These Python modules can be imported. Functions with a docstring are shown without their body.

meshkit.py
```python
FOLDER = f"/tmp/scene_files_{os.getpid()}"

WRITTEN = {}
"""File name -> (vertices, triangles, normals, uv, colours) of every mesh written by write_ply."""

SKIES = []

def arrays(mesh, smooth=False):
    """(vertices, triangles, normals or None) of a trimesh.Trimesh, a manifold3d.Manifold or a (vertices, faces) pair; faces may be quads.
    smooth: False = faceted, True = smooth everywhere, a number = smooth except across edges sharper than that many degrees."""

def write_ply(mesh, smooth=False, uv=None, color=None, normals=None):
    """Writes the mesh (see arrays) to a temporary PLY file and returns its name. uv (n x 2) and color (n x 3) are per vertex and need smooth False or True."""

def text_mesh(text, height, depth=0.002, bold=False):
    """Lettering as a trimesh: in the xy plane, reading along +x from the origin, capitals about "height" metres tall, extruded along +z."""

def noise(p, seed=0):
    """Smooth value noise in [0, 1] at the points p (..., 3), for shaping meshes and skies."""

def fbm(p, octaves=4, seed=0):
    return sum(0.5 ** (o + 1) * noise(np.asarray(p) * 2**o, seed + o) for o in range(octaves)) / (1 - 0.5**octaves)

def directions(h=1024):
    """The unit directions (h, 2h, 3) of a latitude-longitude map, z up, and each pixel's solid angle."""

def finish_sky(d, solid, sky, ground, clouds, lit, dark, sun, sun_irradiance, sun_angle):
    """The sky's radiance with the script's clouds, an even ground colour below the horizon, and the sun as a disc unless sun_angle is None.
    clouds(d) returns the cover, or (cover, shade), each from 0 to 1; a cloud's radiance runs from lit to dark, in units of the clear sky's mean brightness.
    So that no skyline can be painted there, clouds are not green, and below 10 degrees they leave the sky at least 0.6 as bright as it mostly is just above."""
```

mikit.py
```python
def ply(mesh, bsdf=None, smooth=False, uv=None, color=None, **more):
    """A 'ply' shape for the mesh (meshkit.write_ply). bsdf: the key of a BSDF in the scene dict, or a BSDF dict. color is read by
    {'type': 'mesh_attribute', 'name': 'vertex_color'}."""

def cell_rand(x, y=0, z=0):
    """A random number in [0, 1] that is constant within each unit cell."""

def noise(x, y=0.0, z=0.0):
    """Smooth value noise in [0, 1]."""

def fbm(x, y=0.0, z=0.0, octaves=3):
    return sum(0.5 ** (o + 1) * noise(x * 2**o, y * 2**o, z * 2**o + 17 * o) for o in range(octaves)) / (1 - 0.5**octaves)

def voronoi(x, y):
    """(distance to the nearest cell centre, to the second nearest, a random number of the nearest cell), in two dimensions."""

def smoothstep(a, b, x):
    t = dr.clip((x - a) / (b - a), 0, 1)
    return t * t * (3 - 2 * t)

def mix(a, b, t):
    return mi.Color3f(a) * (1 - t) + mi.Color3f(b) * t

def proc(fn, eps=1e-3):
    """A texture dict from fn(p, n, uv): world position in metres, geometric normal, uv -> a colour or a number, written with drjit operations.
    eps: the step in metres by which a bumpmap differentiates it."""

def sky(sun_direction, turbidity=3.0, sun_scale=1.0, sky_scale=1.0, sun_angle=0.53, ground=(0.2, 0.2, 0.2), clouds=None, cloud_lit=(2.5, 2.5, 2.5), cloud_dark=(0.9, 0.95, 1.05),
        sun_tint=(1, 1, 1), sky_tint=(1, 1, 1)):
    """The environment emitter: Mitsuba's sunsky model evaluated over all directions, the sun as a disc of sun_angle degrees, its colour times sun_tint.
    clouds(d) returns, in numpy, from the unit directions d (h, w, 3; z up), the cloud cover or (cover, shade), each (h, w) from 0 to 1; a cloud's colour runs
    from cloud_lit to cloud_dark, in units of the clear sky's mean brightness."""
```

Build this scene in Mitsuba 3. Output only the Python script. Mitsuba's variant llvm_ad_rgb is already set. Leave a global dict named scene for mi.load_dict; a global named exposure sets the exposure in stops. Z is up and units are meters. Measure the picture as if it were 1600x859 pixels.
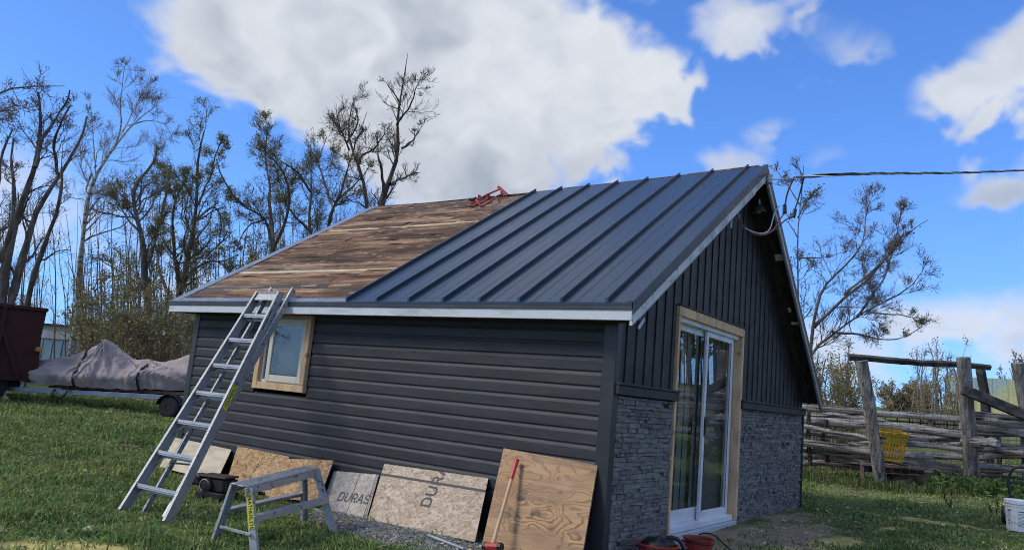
import math, random
import numpy as np, trimesh, drjit as dr, mitsuba as mi, mikit, meshkit
from mikit import proc, noise, fbm, voronoi, cell_rand, smoothstep, mix, ply
from scipy.interpolate import RBFInterpolator
from scipy.ndimage import gaussian_filter
from shapely.geometry import Polygon, Point, LineString
from shapely import affinity
T = mi.ScalarTransform4f
rng = np.random.default_rng(7)
random.seed(7)
scene, labels = {}, {}

# ---------------------------------------------------------------- camera, sky, exposure
EYE = np.array([3.1137, -6.0139, 1.2544])
RIGHT = np.array([0.81905944, 0.56684703, 0.08846508])
UP = np.array([0.01652649, -0.17744659, 0.98399166])
FWD = np.array([-0.57347058, 0.80448564, 0.1547073])
scene['camera'] = {'type': 'perspective', 'fov': 67.457, 'fov_axis': 'x', 'near_clip': 0.05, 'far_clip': 3000.0,
                   'to_world': T().look_at(origin=EYE.tolist(), target=(EYE + FWD).tolist(), up=UP.tolist())}
exposure = 2.98
SUN = np.array([-0.53, -0.61, 0.70])

# cumulus clouds: (azimuth, elevation, half width, half height, weight) in degrees
BLOBS = [(136, 24, 11, 7.5, 1.15, 0), (122.5, 22.8, 6.2, 6.0, 1.15, 0), (145.5, 24.5, 7, 6.5, 1.05, 0), (130, 17.5, 10, 4.2, 1.0, 0), (135, 29.5, 13, 3.6, 1.05, 0), (116.2, 24.4, 2.8, 2.8, 0.9, 0), (147.0, 19.5, 3.5, 3, .55, 0), (119.5, 17.8, 4.0, 3.4, 0.75, 0),
         (110.0, 28.2, 3.6, 2.1, 0.85, .3), (106.5, 29.6, 3.2, 1.4, .6, .5), (102.6, 25.6, 3.4, 2.2, 0.60, .75), (104.5, 27.6, 2.6, 1.6, 0.45, .8),
         (94.0, 22.0, 3.4, 2.6, 0.95, .1), (89.0, 24.0, 4.5, 2.9, 1.05, .1), (92.5, 15.8, 3.0, 1.7, 0.9, .3), (87.5, 17.2, 4, 2, 1.0, .2),
         (107.0, 20.6, 2.6, 1.6, 0.62, .6), (109.4, 18.2, 3.2, 2.0, 0.75, .35), (104, 19.2, 2.6, 1.6, 0.40, .8), (98.5, 19.5, 2.0, 1.2, 0.35, .8),
         (95, 7.5, 8, 2.4, 0.85, .35), (102, 5.2, 8, 2.8, 0.75, .4), (88, 6.0, 7, 3.0, 0.9, .3), (98, 10.8, 4, 1.4, 0.45, .7), (103, 12.0, 3.5, 1.8, 0.40, .7),
         (158, 9, 8, 5.0, 0.72, .5), (149, 6.5, 10, 4, 0.62, .5), (166, 12, 7, 4, 0.6, .5), (136, 6, 9, 4, .5, .5)]


def cloud_cover(d):
    az, el = np.degrees(np.arctan2(d[..., 1], d[..., 0])) % 360, np.degrees(np.arcsin(np.clip(d[..., 2], -1, 1)))
    w = np.stack([meshkit.fbm(d * 7 + s, 4, 50 + s) - .5 for s in range(3)], -1)
    n1 = meshkit.fbm(d * 8.0 + w * 1.2, 5, 3) - .5
    bil = np.abs(2 * meshkit.fbm(d * 13.0 + w * 2.0 + 5, 5, 11) - 1)          # billows
    n2 = meshkit.fbm(d * 30.0 + w * 4 + 5, 5, 13) - .5
    field, wisp = np.zeros(d.shape[:2]), np.zeros(d.shape[:2])
    for a, e, wd, h, k, ws in BLOBS:
        da = ((az - a + 180) % 360 - 180) * np.cos(np.radians(e)) + n1 * 5 + n2 * 2
        de = el - e + n2 * 3 + n1 * 3 - bil * 1.2 + .6
        g = k * np.exp(-(da / wd) ** 2 * 0.7 - (de / h) ** 2 * 0.7)
        wisp = np.where(g > field, ws, wisp)
        field = np.maximum(field, g)
    # the rest of the sky holds the same broken cumulus
    seen = np.exp(-(((az - 125 + 180) % 360 - 180) / 46.0) ** 6) * np.exp(-((el - 14) / 26.0) ** 6)
    other = np.clip((meshkit.fbm(d * 3.3 + 20, 6, 21) - 0.405) * 5.5, 0, 1.1)
    field = field * seen + other * (1 - seen)
    wisp = gaussian_filter(wisp, 12) * seen
    edge = field - .37 + (bil - .3) * .16 * (1 - wisp) + n2 * (.42 + .5 * wisp) + n1 * .25
    t = np.clip(edge / (.27 + .45 * wisp), 0, 1)
    cover = t * t * (3 - 2 * t) * (1 - .42 * wisp)
    thick = np.clip((field - 0.5) / 0.6, 0, 1)
    s1 = meshkit.fbm(d * 5.5 + w * 1.5 + 31, 4, 41)
    low = np.clip((21.5 - el) / 9.0, 0, 1) * np.clip((field - .3) / .5, 0, 1) * np.clip((el - 10) / 4, 0, 1)
    shade = np.clip(0.04 + 0.74 * thick * np.clip((s1 - 0.42) * 5, 0, 1.1) + 0.6 * low + .30 * (.35 - bil) * thick + 0.5 * n2, 0, 1)
    return cover, shade


scene['sky'] = mikit.sky(SUN, turbidity=2.6, sun_scale=0.225, sky_scale=1.0, sun_angle=15.0, clouds=cloud_cover, ground=(0.09, 0.10, 0.06),
                         cloud_lit=(1.76, 1.84, 1.98), cloud_dark=(0.76, 0.90, 1.14), sun_tint=(0.80, 0.95, 1.20), sky_tint=(0.40, 0.57, 0.89))


# ---------------------------------------------------------------- helpers
def at(px, py, depth):
    """a surveyed point: photo pixel (1600 x 859) and metres of depth -> world"""
    return EYE + depth * (FWD + (px - 800) / 1198.246 * RIGHT - (py - 429.5) / 1198.246 * UP)


def key_for(name):
    if name not in scene and name not in labels:
        return name
    i = 1
    while f'{name}_{i:03d}' in scene or f'{name}_{i:03d}' in labels:
        i += 1
    return f'{name}_{i:03d}'


_count = {}


def part(parent, name, mesh, bsdf, smooth=False, label=None, stuff=False, **kw):
    base = f'{parent}__{name}'
    n = _count.get(base, 0)
    _count[base] = n + 1
    k = base if n == 0 else f'{base}_{n:03d}'
    scene[k] = ply(mesh, bsdf, smooth, **kw)
    if label:
        labels.setdefault(k, {})['label'] = label
    if stuff:
        labels.setdefault(k, {})['kind'] = 'stuff'
    return k


def thing(name, label, cat, group=None):
    k = key_for(name)
    labels[k] = {'label': label, 'category': cat}
    if group:
        labels[k]['group'] = group
    return k


def solo(name, mesh, bsdf, label, cat=None, group=None, kind=None, smooth=False, **kw):
    k = key_for(name)
    scene[k] = ply(mesh, bsdf, smooth, **kw)
    labels[k] = {'label': label}
    if cat:
        labels[k]['category'] = cat
    if group:
        labels[k]['group'] = group
    if kind:
        labels[k]['kind'] = kind
    return k


def join(ms):
    vs, fs, o = [], [], 0
    for m in ms:
        v, f = (m.vertices, m.faces) if hasattr(m, 'vertices') else m
        vs.append(np.asarray(v)); fs.append(np.asarray(f) + o); o += len(v)
    return np.vstack(vs), np.vstack(fs)


_sx = np.array([[sx, sy, sz] for sx in (-1, 1) for sy in (-1, 1) for sz in (-1, 1)], float)


def _cb(hx, hy, hz, c):
    pts = []
    for s in _sx:
        for k in range(3):
            q = s * np.array([hx, hy, hz])
            for j in range(3):
                if j != k:
                    q[j] -= s[j] * c
            pts.append(q)
    return np.array(pts)


_h = trimesh.convex.convex_hull(_cb(1, 1.07, 1.13, 0.2), qhull_options='QbB Pp Qt')
_src = _cb(1, 1.07, 1.13, 0.2)
_map = np.array([np.argmin(((_src - v) ** 2).sum(1)) for v in _h.vertices])
CB_F = _map[_h.faces]


def cbox(a, b, c=0.004):
    """axis-aligned box with chamfered edges"""
    a, b = np.minimum(a, b).astype(float), np.maximum(a, b).astype(float)
    h = (b - a) / 2
    c = min(c, h.min() * 0.8)
    return _cb(*h, c) + (a + b) / 2, CB_F.copy()


def beam(p0, p1, w, t, up=(0, 0, 1), c=0.003):
    """a chamfered bar from p0 to p1: w across (side), t along 'up'"""
    p0, p1 = np.asarray(p0, float), np.asarray(p1, float)
    d = p1 - p0; L = np.linalg.norm(d); d /= L
    s = np.cross(d, up); s /= np.linalg.norm(s)
    u = np.cross(s, d)
    c = min(c, min(w, t) * 0.4)
    v = _cb(L / 2, w / 2, t / 2, c)
    return (p0 + p1) / 2 + v[:, :1] * d + v[:, 1:2] * s + v[:, 2:] * u, CB_F.copy()


def frame_xf(v, o, ex, ey, ez):
    v = np.asarray(v, float)
    return np.asarray(o) + v[:, :1] * np.asarray(ex) + v[:, 1:2] * np.asarray(ey) + v[:, 2:] * np.asarray(ez)


def tubes(P, R, k=5, cap=False):
    """many polylines P (n, s, 3) with radii R (n, s) as tubes"""
    P = np.asarray(P, float)
    if P.ndim == 2:
        P, R = P[None], np.broadcast_to(np.asarray(R, float), P.shape[:1])[None]
    n, s, _ = P.shape
    t = np.gradient(P, axis=1)
    t /= np.linalg.norm(t, axis=2, keepdims=True) + 1e-12
    ref = np.where(np.abs(t[:, :1, 2:]) < 0.85, [0, 0, 1.0], [1.0, 0, 0])
    ref = np.broadcast_to(ref, t.shape)
    a = np.cross(t, ref); a /= np.linalg.norm(a, axis=2, keepdims=True) + 1e-9
    b = np.cross(t, a)
    ang = np.arange(k) * 2 * np.pi / k
    v = P[:, :, None] + R[:, :, None, None] * (np.cos(ang)[:, None] * a[:, :, None] + np.sin(ang)[:, None] * b[:, :, None])
    i, j = np.meshgrid(np.arange(s - 1), np.arange(k), indexing='ij')
    q = np.stack([i * k + j, i * k + (j + 1) % k, (i + 1) * k + (j + 1) % k, (i + 1) * k + j], -1).reshape(-1, 4)
    f = np.vstack([q[:, [0, 2, 1]], q[:, [0, 3, 2]]])
    if cap:
        e = np.array([[0, m, m + 1] for m in range(1, k - 1)])
        f = np.vstack([f, e, e[:, ::-1] + (s - 1) * k])
    F = (f[None] + (np.arange(n) * s * k)[:, None, None]).reshape(-1, 3)
    return v.reshape(-1, 3), F


def spline(pts, n):
    from scipy.interpolate import CubicSpline
    pts = np.asarray(pts, float)
    t = np.r_[0, np.cumsum(np.linalg.norm(np.diff(pts, axis=0), axis=1))]
    return CubicSpline(t, pts)(np.linspace(0, t[-1], n))


def pipe(pts, r, k=8, n=None):
    pts = np.asarray(pts, float)
    if n:
        pts = spline(pts, n)
    return tubes(pts, np.full(len(pts), r), k, cap=True)


def lathe(profile, k=24, o=(0, 0, 0), ex=(1, 0, 0), ey=(0, 1, 0), ez=(0, 0, 1)):
    """profile: list of (r, z), turned about ez at o"""
    pr = np.asarray(profile, float); s = len(pr)
    a = np.arange(k) * 2 * np.pi / k
    v = np.stack([pr[:, :1] * np.cos(a), pr[:, :1] * np.sin(a), np.repeat(pr[:, 1:], k, 1)], -1).reshape(-1, 3)
    i, j = np.meshgrid(np.arange(s - 1), np.arange(k), indexing='ij')
    q = np.stack([i * k + j, i * k + (j + 1) % k, (i + 1) * k + (j + 1) % k, (i + 1) * k + j], -1).reshape(-1, 4)
    return frame_xf(v, o, ex, ey, ez), np.vstack([q[:, [0, 1, 2]], q[:, [0, 2, 3]]])


def prism(poly2, t, o, ex, ey, ez):
    """extrude a 2-D polygon (shapely or points) by t along ez"""
    g = poly2 if hasattr(poly2, 'exterior') else Polygon(poly2)
    m = trimesh.creation.extrude_polygon(g, t, engine='earcut')
    return frame_xf(m.vertices, o, ex, ey, ez), m.faces


# terrain: surveyed heights
_gp = np.array([(0, 0, -.06), (-1, -.4, -.055), (-2.4, -.35, -.06), (-4.8, -.35, -.1), (-6.3, -.2, -.05), (-3.85, -2.02, -.09), (-3.41, -1.83, -.125), (-1.86, -2.07, -.1),
                (-2.02, -1.1, -.065), (0, 6.18, 0), (.3, .8, -.02), (.5, 3.2, 0), (1.3, 4, .05), (2.75, 5.36, .20), (1.95, 9.6, .40), (.6, 9.1, .29), (-1.4, 12, .30), (-11.7, 3.4, .30), (-14.4, 1.5, .27),
                (3.1, -6, -.3), (-3, -3.5, -.08), (1.2, -2, -.12), (-28, 8, .45), (0, 45, 2.0), (-25, 30, 1.0), (-60, 10, .9), (40, 20, 2.4), (30, 60, 4.0), (0, 100, 4.3), (-60, 60, 2.0), (60, -40, 0), (-60, -60, 0), (0, -50, -.2),
                (-150, 150, 4), (150, 150, 6), (150, -150, 0), (-150, -150, 0)])
_rbf = RBFInterpolator(_gp[:, :2], _gp[:, 2], kernel='linear', smoothing=0.0)
_gx = np.r_[-700, -400, -250, np.linspace(-160, -32, 24), np.linspace(-30, -9, 40), np.linspace(-8.8, 6, 120), np.linspace(6.3, 30, 40), np.linspace(36, 160, 20), 250, 400, 700]
_gy = np.r_[-700, -400, -250, np.linspace(-160, -20, 16), np.linspace(-18, -5, 16), np.linspace(-4.8, 13, 140), np.linspace(13.3, 40, 40), np.linspace(44, 160, 24), 250, 400, 700]
_GX, _GY = np.meshgrid(_gx, _gy, indexing='ij')
_q = np.stack([np.clip(_GX, -160, 160), np.clip(_GY, -160, 160)], -1).reshape(-1, 2)
_GZ = _rbf(_q).reshape(_GX.shape)
from scipy.ndimage import gaussian_filter
_GZ = gaussian_filter(_GZ, 1.2)
_rough = np.exp(-(np.hypot(_GX + 1, _GY - 2) / 30) ** 2)
_GZ += _rough * 0.035 * (meshkit.fbm(np.stack([_GX * 1.3, _GY * 1.3, _GX * 0], -1), 3, 5) - .5)
from scipy.interpolate import RegularGridInterpolator
_gi = RegularGridInterpolator((_gx, _gy), _GZ, bounds_error=False, fill_value=0.)


def gz(x, y):
    return _gi(np.stack([np.asarray(x, float), np.asarray(y, float)], -1))


def on_ground(px, py, guess=10.0):
    """where a surveyed line of sight meets the terrain"""
    ts = np.linspace(1.5, 60, 4000)
    p = EYE + ts[:, None] * (FWD + (px - 800) / 1198.246 * RIGHT - (py - 429.5) / 1198.246 * UP)
    below = np.nonzero(p[:, 2] < gz(p[:, 0], p[:, 1]))[0]
    return p[below[0]] if len(below) else p[-1]
# ---------------------------------------------------------------- materials
def pr(color, rough=0.6, metal=0.0, spec=0.5, bump=None, bscale=0.001, two=True, **kw):
    c = color if isinstance(color, dict) else {'type': 'rgb', 'value': list(color)}
    r = rough if isinstance(rough, dict) else float(rough)
    b = {'type': 'principled', 'base_color': c, 'roughness': r, 'metallic': float(metal), 'specular': float(spec), **kw}
    if bump is not None:
        b = {'type': 'bumpmap', 'arbitrary': bump, 'scale': float(bscale), 'bsdf': b}
    return {'type': 'twosided', 'bsdf': b} if two else b


def blotch(a, b, s=3.0, lo=.35, hi=.65, st=(1, 1, 1), o=4):
    return proc(lambda p, n, uv: mix(a, b, smoothstep(lo, hi, fbm(p.x * s * st[0], p.y * s * st[1], p.z * s * st[2], o))))


M = scene
M['siding_mat'] = pr(proc(lambda p, n, uv: mix((.036, .036, .041), (.047, .047, .051), smoothstep(.3, .7, fbm(p.x * 2.2, p.y * 6, p.z * 9, 4)))
                          * (1 + .22 * smoothstep(.45, .8, fbm(p.x * 7, 3.0, p.z * 60, 3)))), .55, spec=.28,
                     bump=proc(lambda p, n, uv: fbm(p.x * 12, p.y * 50, p.z * 140, 3), eps=.002), bscale=.00015)
M['batten_mat'] = pr(blotch((.027, .0265, .028), (.040, .039, .041), 4), .55, spec=.35)
M['post_mat'] = pr(blotch((.026, .027, .032), (.036, .036, .041), 3), .42)
M['stone_mat'] = pr(proc(lambda p, n, uv: mix((.135, .132, .132), (.225, .218, .215), smoothstep(.25, .8, fbm(p.x * 14, p.y * 22, p.z * 26, 4))) * (0.88 + .28 * cell_rand(p.y * 7.3, p.z * 21.7))), .8, spec=.3,
                    bump=proc(lambda p, n, uv: fbm(p.x * 40, p.y * 40, p.z * 60, 4), eps=.002), bscale=.012)
M['stone_dark'] = pr(blotch((.095, .093, .094), (.18, .176, .176), 18), .85, spec=.3, bump=proc(lambda p, n, uv: fbm(p.x * 50, p.y * 50, p.z * 70, 3), eps=.002), bscale=.01)
M['stone_back'] = pr((.018, .019, .022), .9)
M['roof_metal'] = pr(proc(lambda p, n, uv: mix((.024, .046, .077), (.030, .055, .09), fbm(p.x * 1.3, p.y * 1.3, p.z, 3))), .24, metal=.4, spec=.5)
M['trim_metal'] = pr(blotch((.040, .044, .052), (.055, .058, .066), 4), .45, metal=.2)
M['flashing'] = pr(blotch((.21, .245, .31), (.27, .30, .37), 5), .38, metal=.45)
M['fascia_white'] = pr(proc(lambda p, n, uv: mix((.60, .62, .65), (.44, .44, .44), smoothstep(.5, .8, fbm(p.x * 3, p.y * 3, p.z * 14, 5)))), .55)
M['rake_grey'] = pr(proc(lambda p, n, uv: mix(mix((.60, .61, .62), (.36, .36, .35), smoothstep(.45, .75, fbm(p.x * 6, p.y * 5, p.z * 5, 5))), (.09, .09, .09), smoothstep(.64, .72, fbm(p.x * 20, p.y * 22, p.z * 22, 4)))), .7)


def deck(a, b, dark, k, sx=1.5):
    def fn(p, n, uv):
        g = fbm(p.x * sx + 13 * k, p.y * 20, p.z * 20 + k, 5)
        c = mix(a, b, smoothstep(.36, .66, g))
        c = mix(c, dark, smoothstep(.50, .68, fbm(p.x * 1.6 + 5 * k, p.y * 6, p.z * 6, 4)) * .85)
        c = mix(c, (.052, .034, .026), smoothstep(.50, .66, fbm(p.x * .9 + 4, p.y * 2.4, p.z * 2.4, 4)) * .62)
        c = mix(c, (.42, .33, .23), smoothstep(.66, .74, fbm(p.x * 5 + k, p.y * 17, p.z * 17, 3)) * .7)
        return c * (.62 + .76 * fbm(p.x * 9, p.y * 60, p.z * 60, 3))
    return proc(fn)


_db = proc(lambda p, n, uv: fbm(p.x * 5, p.y * 60, p.z * 60, 3), eps=.003)
M['deck_a'] = pr(deck((.17, .090, .054), (.33, .205, .13), (.065, .038, .026), 0), .85, spec=.2, bump=_db, bscale=.006)
M['deck_b'] = pr(deck((.125, .068, .043), (.26, .155, .098), (.048, .030, .022), 1), .85, spec=.2, bump=_db, bscale=.006)
M['deck_c'] = pr(deck((.22, .13, .078), (.40, .265, .165), (.09, .052, .036), 2), .85, spec=.2, bump=_db, bscale=.006)
M['deck_d'] = pr(deck((.15, .105, .08), (.25, .195, .155), (.07, .055, .047), 3), .85, spec=.2, bump=_db, bscale=.006)
M['raw_wood'] = pr(blotch((.46, .33, .19), (.62, .48, .30), 6, st=(1, 6, 6)), .75)
M['pine'] = pr(proc(lambda p, n, uv: mix(mix((.52, .325, .175), (.67, .46, .27), smoothstep(.3, .7, fbm(p.x * 24, p.y * 24, p.z * 4, 4))), (.27, .15, .07), smoothstep(.70, .80, fbm(p.x * 9 + 4, p.y * 9, p.z * 6, 3)))), .65)
M['cream'] = pr((.60, .56, .47), .5)
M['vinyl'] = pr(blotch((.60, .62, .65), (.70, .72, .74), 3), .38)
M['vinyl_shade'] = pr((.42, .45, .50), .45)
M['dark_gasket'] = pr((.02, .02, .022), .5)
M['glass'] = {'type': 'thindielectric', 'int_ior': 1.45}
M['tint'] = {'type': 'thindielectric', 'int_ior': 1.45}
M['interior'] = pr((.03, .031, .033), .95, spec=.1)
M['blind'] = pr((.11, .13, .13), .8)
M['window_blind'] = pr((.012, .021, .023), .8)
M['screen_mat'] = pr((.06, .065, .07), .9)
M['soffit'] = pr(blotch((.030, .025, .021), (.065, .052, .043), 6, st=(6, 1, 1)), .85, spec=.2)
M['galv'] = pr(blotch((.36, .385, .42), (.47, .49, .52), 7), .42, metal=.55)
M['alu'] = pr(proc(lambda p, n, uv: mix(mix((.31, .32, .335), (.39, .40, .415), fbm(p.x * 8, p.y * 8, p.z * 8, 3)), (.16, .15, .14), smoothstep(.68, .76, fbm(p.x * 38, p.y * 38, p.z * 38, 3)) * .7)), .55, metal=.4)
M['alu_tread'] = pr(blotch((.44, .455, .475), (.54, .555, .575), 8), .5, metal=.3)
M['alu_dull'] = pr(proc(lambda p, n, uv: mix(mix((.33, .345, .355), (.45, .465, .48), fbm(p.x * 7, p.y * 7, p.z * 7, 4)), (.10, .10, .10), smoothstep(.60, .70, fbm(p.x * 30, p.y * 30, p.z * 30, 4)) * .75)), .5, metal=.4)
M['sticker'] = pr((.72, .66, .03), .5)
M['ink'] = pr((.012, .012, .012), .6)
M['ink_faded'] = pr((.095, .085, .08), .8)
M['black'] = pr((.012, .012, .013), .5)
M['rubber'] = pr((.016, .016, .016), .75)
M['engine_black'] = pr(blotch((.011, .011, .012), (.022, .021, .021), 14), .5)
M['red_plastic'] = pr((.52, .035, .035), .35)
M['red_paint'] = pr(blotch((.42, .03, .035), (.30, .03, .03), 9), .5)
M['red_bag'] = pr(blotch((.36, .035, .025), (.26, .03, .025), 12), .6)
M['hickory'] = pr(proc(lambda p, n, uv: mix((.50, .33, .16), (.62, .45, .25), fbm(p.x * 30, p.y * 30, p.z * 5, 3))), .5)
M['bucket_white'] = pr((.70, .73, .77), .4)
M['print_blue'] = pr((.10, .14, .24), .6)


def osb(a, b, dark, sx=1.0):
    def fn(p, n, uv):
        u, v = p.x * 1.3, p.z * 1.12 * 1.3
        w = (noise(u * 5, v * 5) - .5) * .05
        f1 = noise((u + w) * 16 + 5 * v, (v - w) * 62 - 14 * u)
        f2 = noise((u * .6 + v * .8) * 60, (v * .6 - u * .8) * 15 + 7)
        f3 = noise((u * .75 - v * .66) * 58 + 3, (v * .75 + u * .66) * 14)
        m = dr.maximum(dr.maximum(f1, f2), f3)
        lo = dr.minimum(dr.minimum(f1, f2), f3)
        c = mix(a, b, smoothstep(.55, .95, m))
        c = mix(c, dark, smoothstep(.22, .03, lo) * .8)
        return c * (0.84 + .32 * fbm(u * 4, v * 4, 0., 3))
    return proc(fn)


M['osb_pale'] = pr(osb((.45, .335, .235), (.61, .495, .385), (.25, .155, .09)), .75, spec=.25)
M['osb_grey'] = pr(osb((.42, .36, .30), (.53, .475, .415), (.28, .21, .16)), .8, spec=.25)
M['osb_brown'] = pr(osb((.40, .225, .105), (.56, .385, .21), (.16, .07, .028)), .75, spec=.25)
M['ply_pale'] = pr(blotch((.52, .42, .29), (.62, .525, .39), 4, st=(1, 1, 4)), .75, spec=.25)
M['osb_edge'] = pr((.06, .035, .075), .8)
M['ply_edge'] = pr(proc(lambda p, n, uv: mix((.38, .24, .13), (.10, .06, .04), smoothstep(.45, .6, noise(p.x * 3, p.y * 500, p.z * 20)))), .8)


def ply_fn(p, n, uv):
    u, v = p.x, p.z * 1.1
    g = fbm(u * 1.5 + 3.3, v * 4.2 + 1.2, 0., 4) * 1.0 + v * 1.25
    knots = mi.Float(0)
    for kx, kz, s in ((-.42, .64, .035), (-.36, .52, .045), (-.43, .36, .05), (-.93, .58, .04), (-.90, .40, .04), (-.36, .20, .09), (-.70, .12, .06), (-.86, .34, .03), (-.25, .06, .06)):
        d2 = dr.square((u - kx) / 1.35) + dr.square(v - kz)
        g += 0.17 * dr.exp(-d2 / (s * s * 2.2))
        knots = dr.maximum(knots, dr.exp(-d2 / (s * s * .10)))
    ph = g * 13
    ring = ph - dr.floor(ph)
    line = smoothstep(.55, .93, ring) * smoothstep(1.0, .95, ring)
    c = mix((.48, .29, .155), (.22, .105, .05), line * (.45 + .75 * noise(u * 3, v * 9)))
    c = mix(c, (.30, .185, .11), smoothstep(.42, .62, fbm(u * 2 + 8, v * 14, 1., 4)) * .6)
    c = mix(c, (.50, .345, .205), smoothstep(.55, .8, fbm(u * 3, v * 7, 4., 3)) * .5)
    c = mix(c, (.20, .10, .045), knots * .8)
    stain = smoothstep(.60, .76, fbm(u * 5.5 + 1, v * 17, 2., 4)) * dr.exp(-dr.square((u + .66) / .22) - dr.square((v - .33) / .2))
    c = mix(c, (.06, .05, .045), stain * .9)
    return c * (.86 + .28 * fbm(u * 7, v * 70, 0., 3))


M['plywood'] = pr(proc(ply_fn), .7, spec=.3)


# ground cover map: sawdust, dirt and gravel patches
def patch(x, y, cx, cy, rx, ry, ang=0.0):
    c, s = math.cos(ang), math.sin(ang)
    dx, dy = x - cx, y - cy
    return ((dx * c + dy * s) / rx) ** 2 + ((-dx * s + dy * c) / ry) ** 2


SAW = [(-2.44, -3.1, .85, .40, .72), (1.98, 5.48, .62, .20, -.5), (1.25, 3.1, .22, .7, -.05), (1.52, 4.6, .16, .4, -.2), (1.0, 1.7, .2, .5, .1)]
DIRT = [(.55, 2.8, .62, 1.5, -.16), (.30, 4.6, .28, .7, 0), (.75, 9.2, 1.3, .34, -.33), (-.6, 9.5, .6, .3, 0), (-14, 5.0, 3.5, .8, .25), (-12.0, 3.2, 1.2, .4, .3), (2.9, 7.9, .4, .2, 0)]
GRAV = [(-1.6, -.55, 1.5, .50, -.04), (-.2, -.4, .9, .4, 0), (.2, .7, .3, .8, 0)]


def cover_np(x, y, L, soft=.35, seed=0):
    nz = meshkit.fbm(np.stack([x * 2.6, y * 2.6, x * 0], -1), 4, seed) - .5
    d = np.min([patch(x, y, *q) for q in L], axis=0) + nz * 2.0
    return np.clip((1.25 - d) / soft, 0, 1)


def cover_dr(p, L, soft=.35):
    nz = fbm(p.x * 2.6, p.y * 2.6, 0., 4) - .5
    d = mi.Float(99)
    for q in L:
        d = dr.minimum(d, patch(p.x, p.y, *q))
    return dr.clip((1.25 - d - nz * 2.0) / soft, 0, 1)


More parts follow.
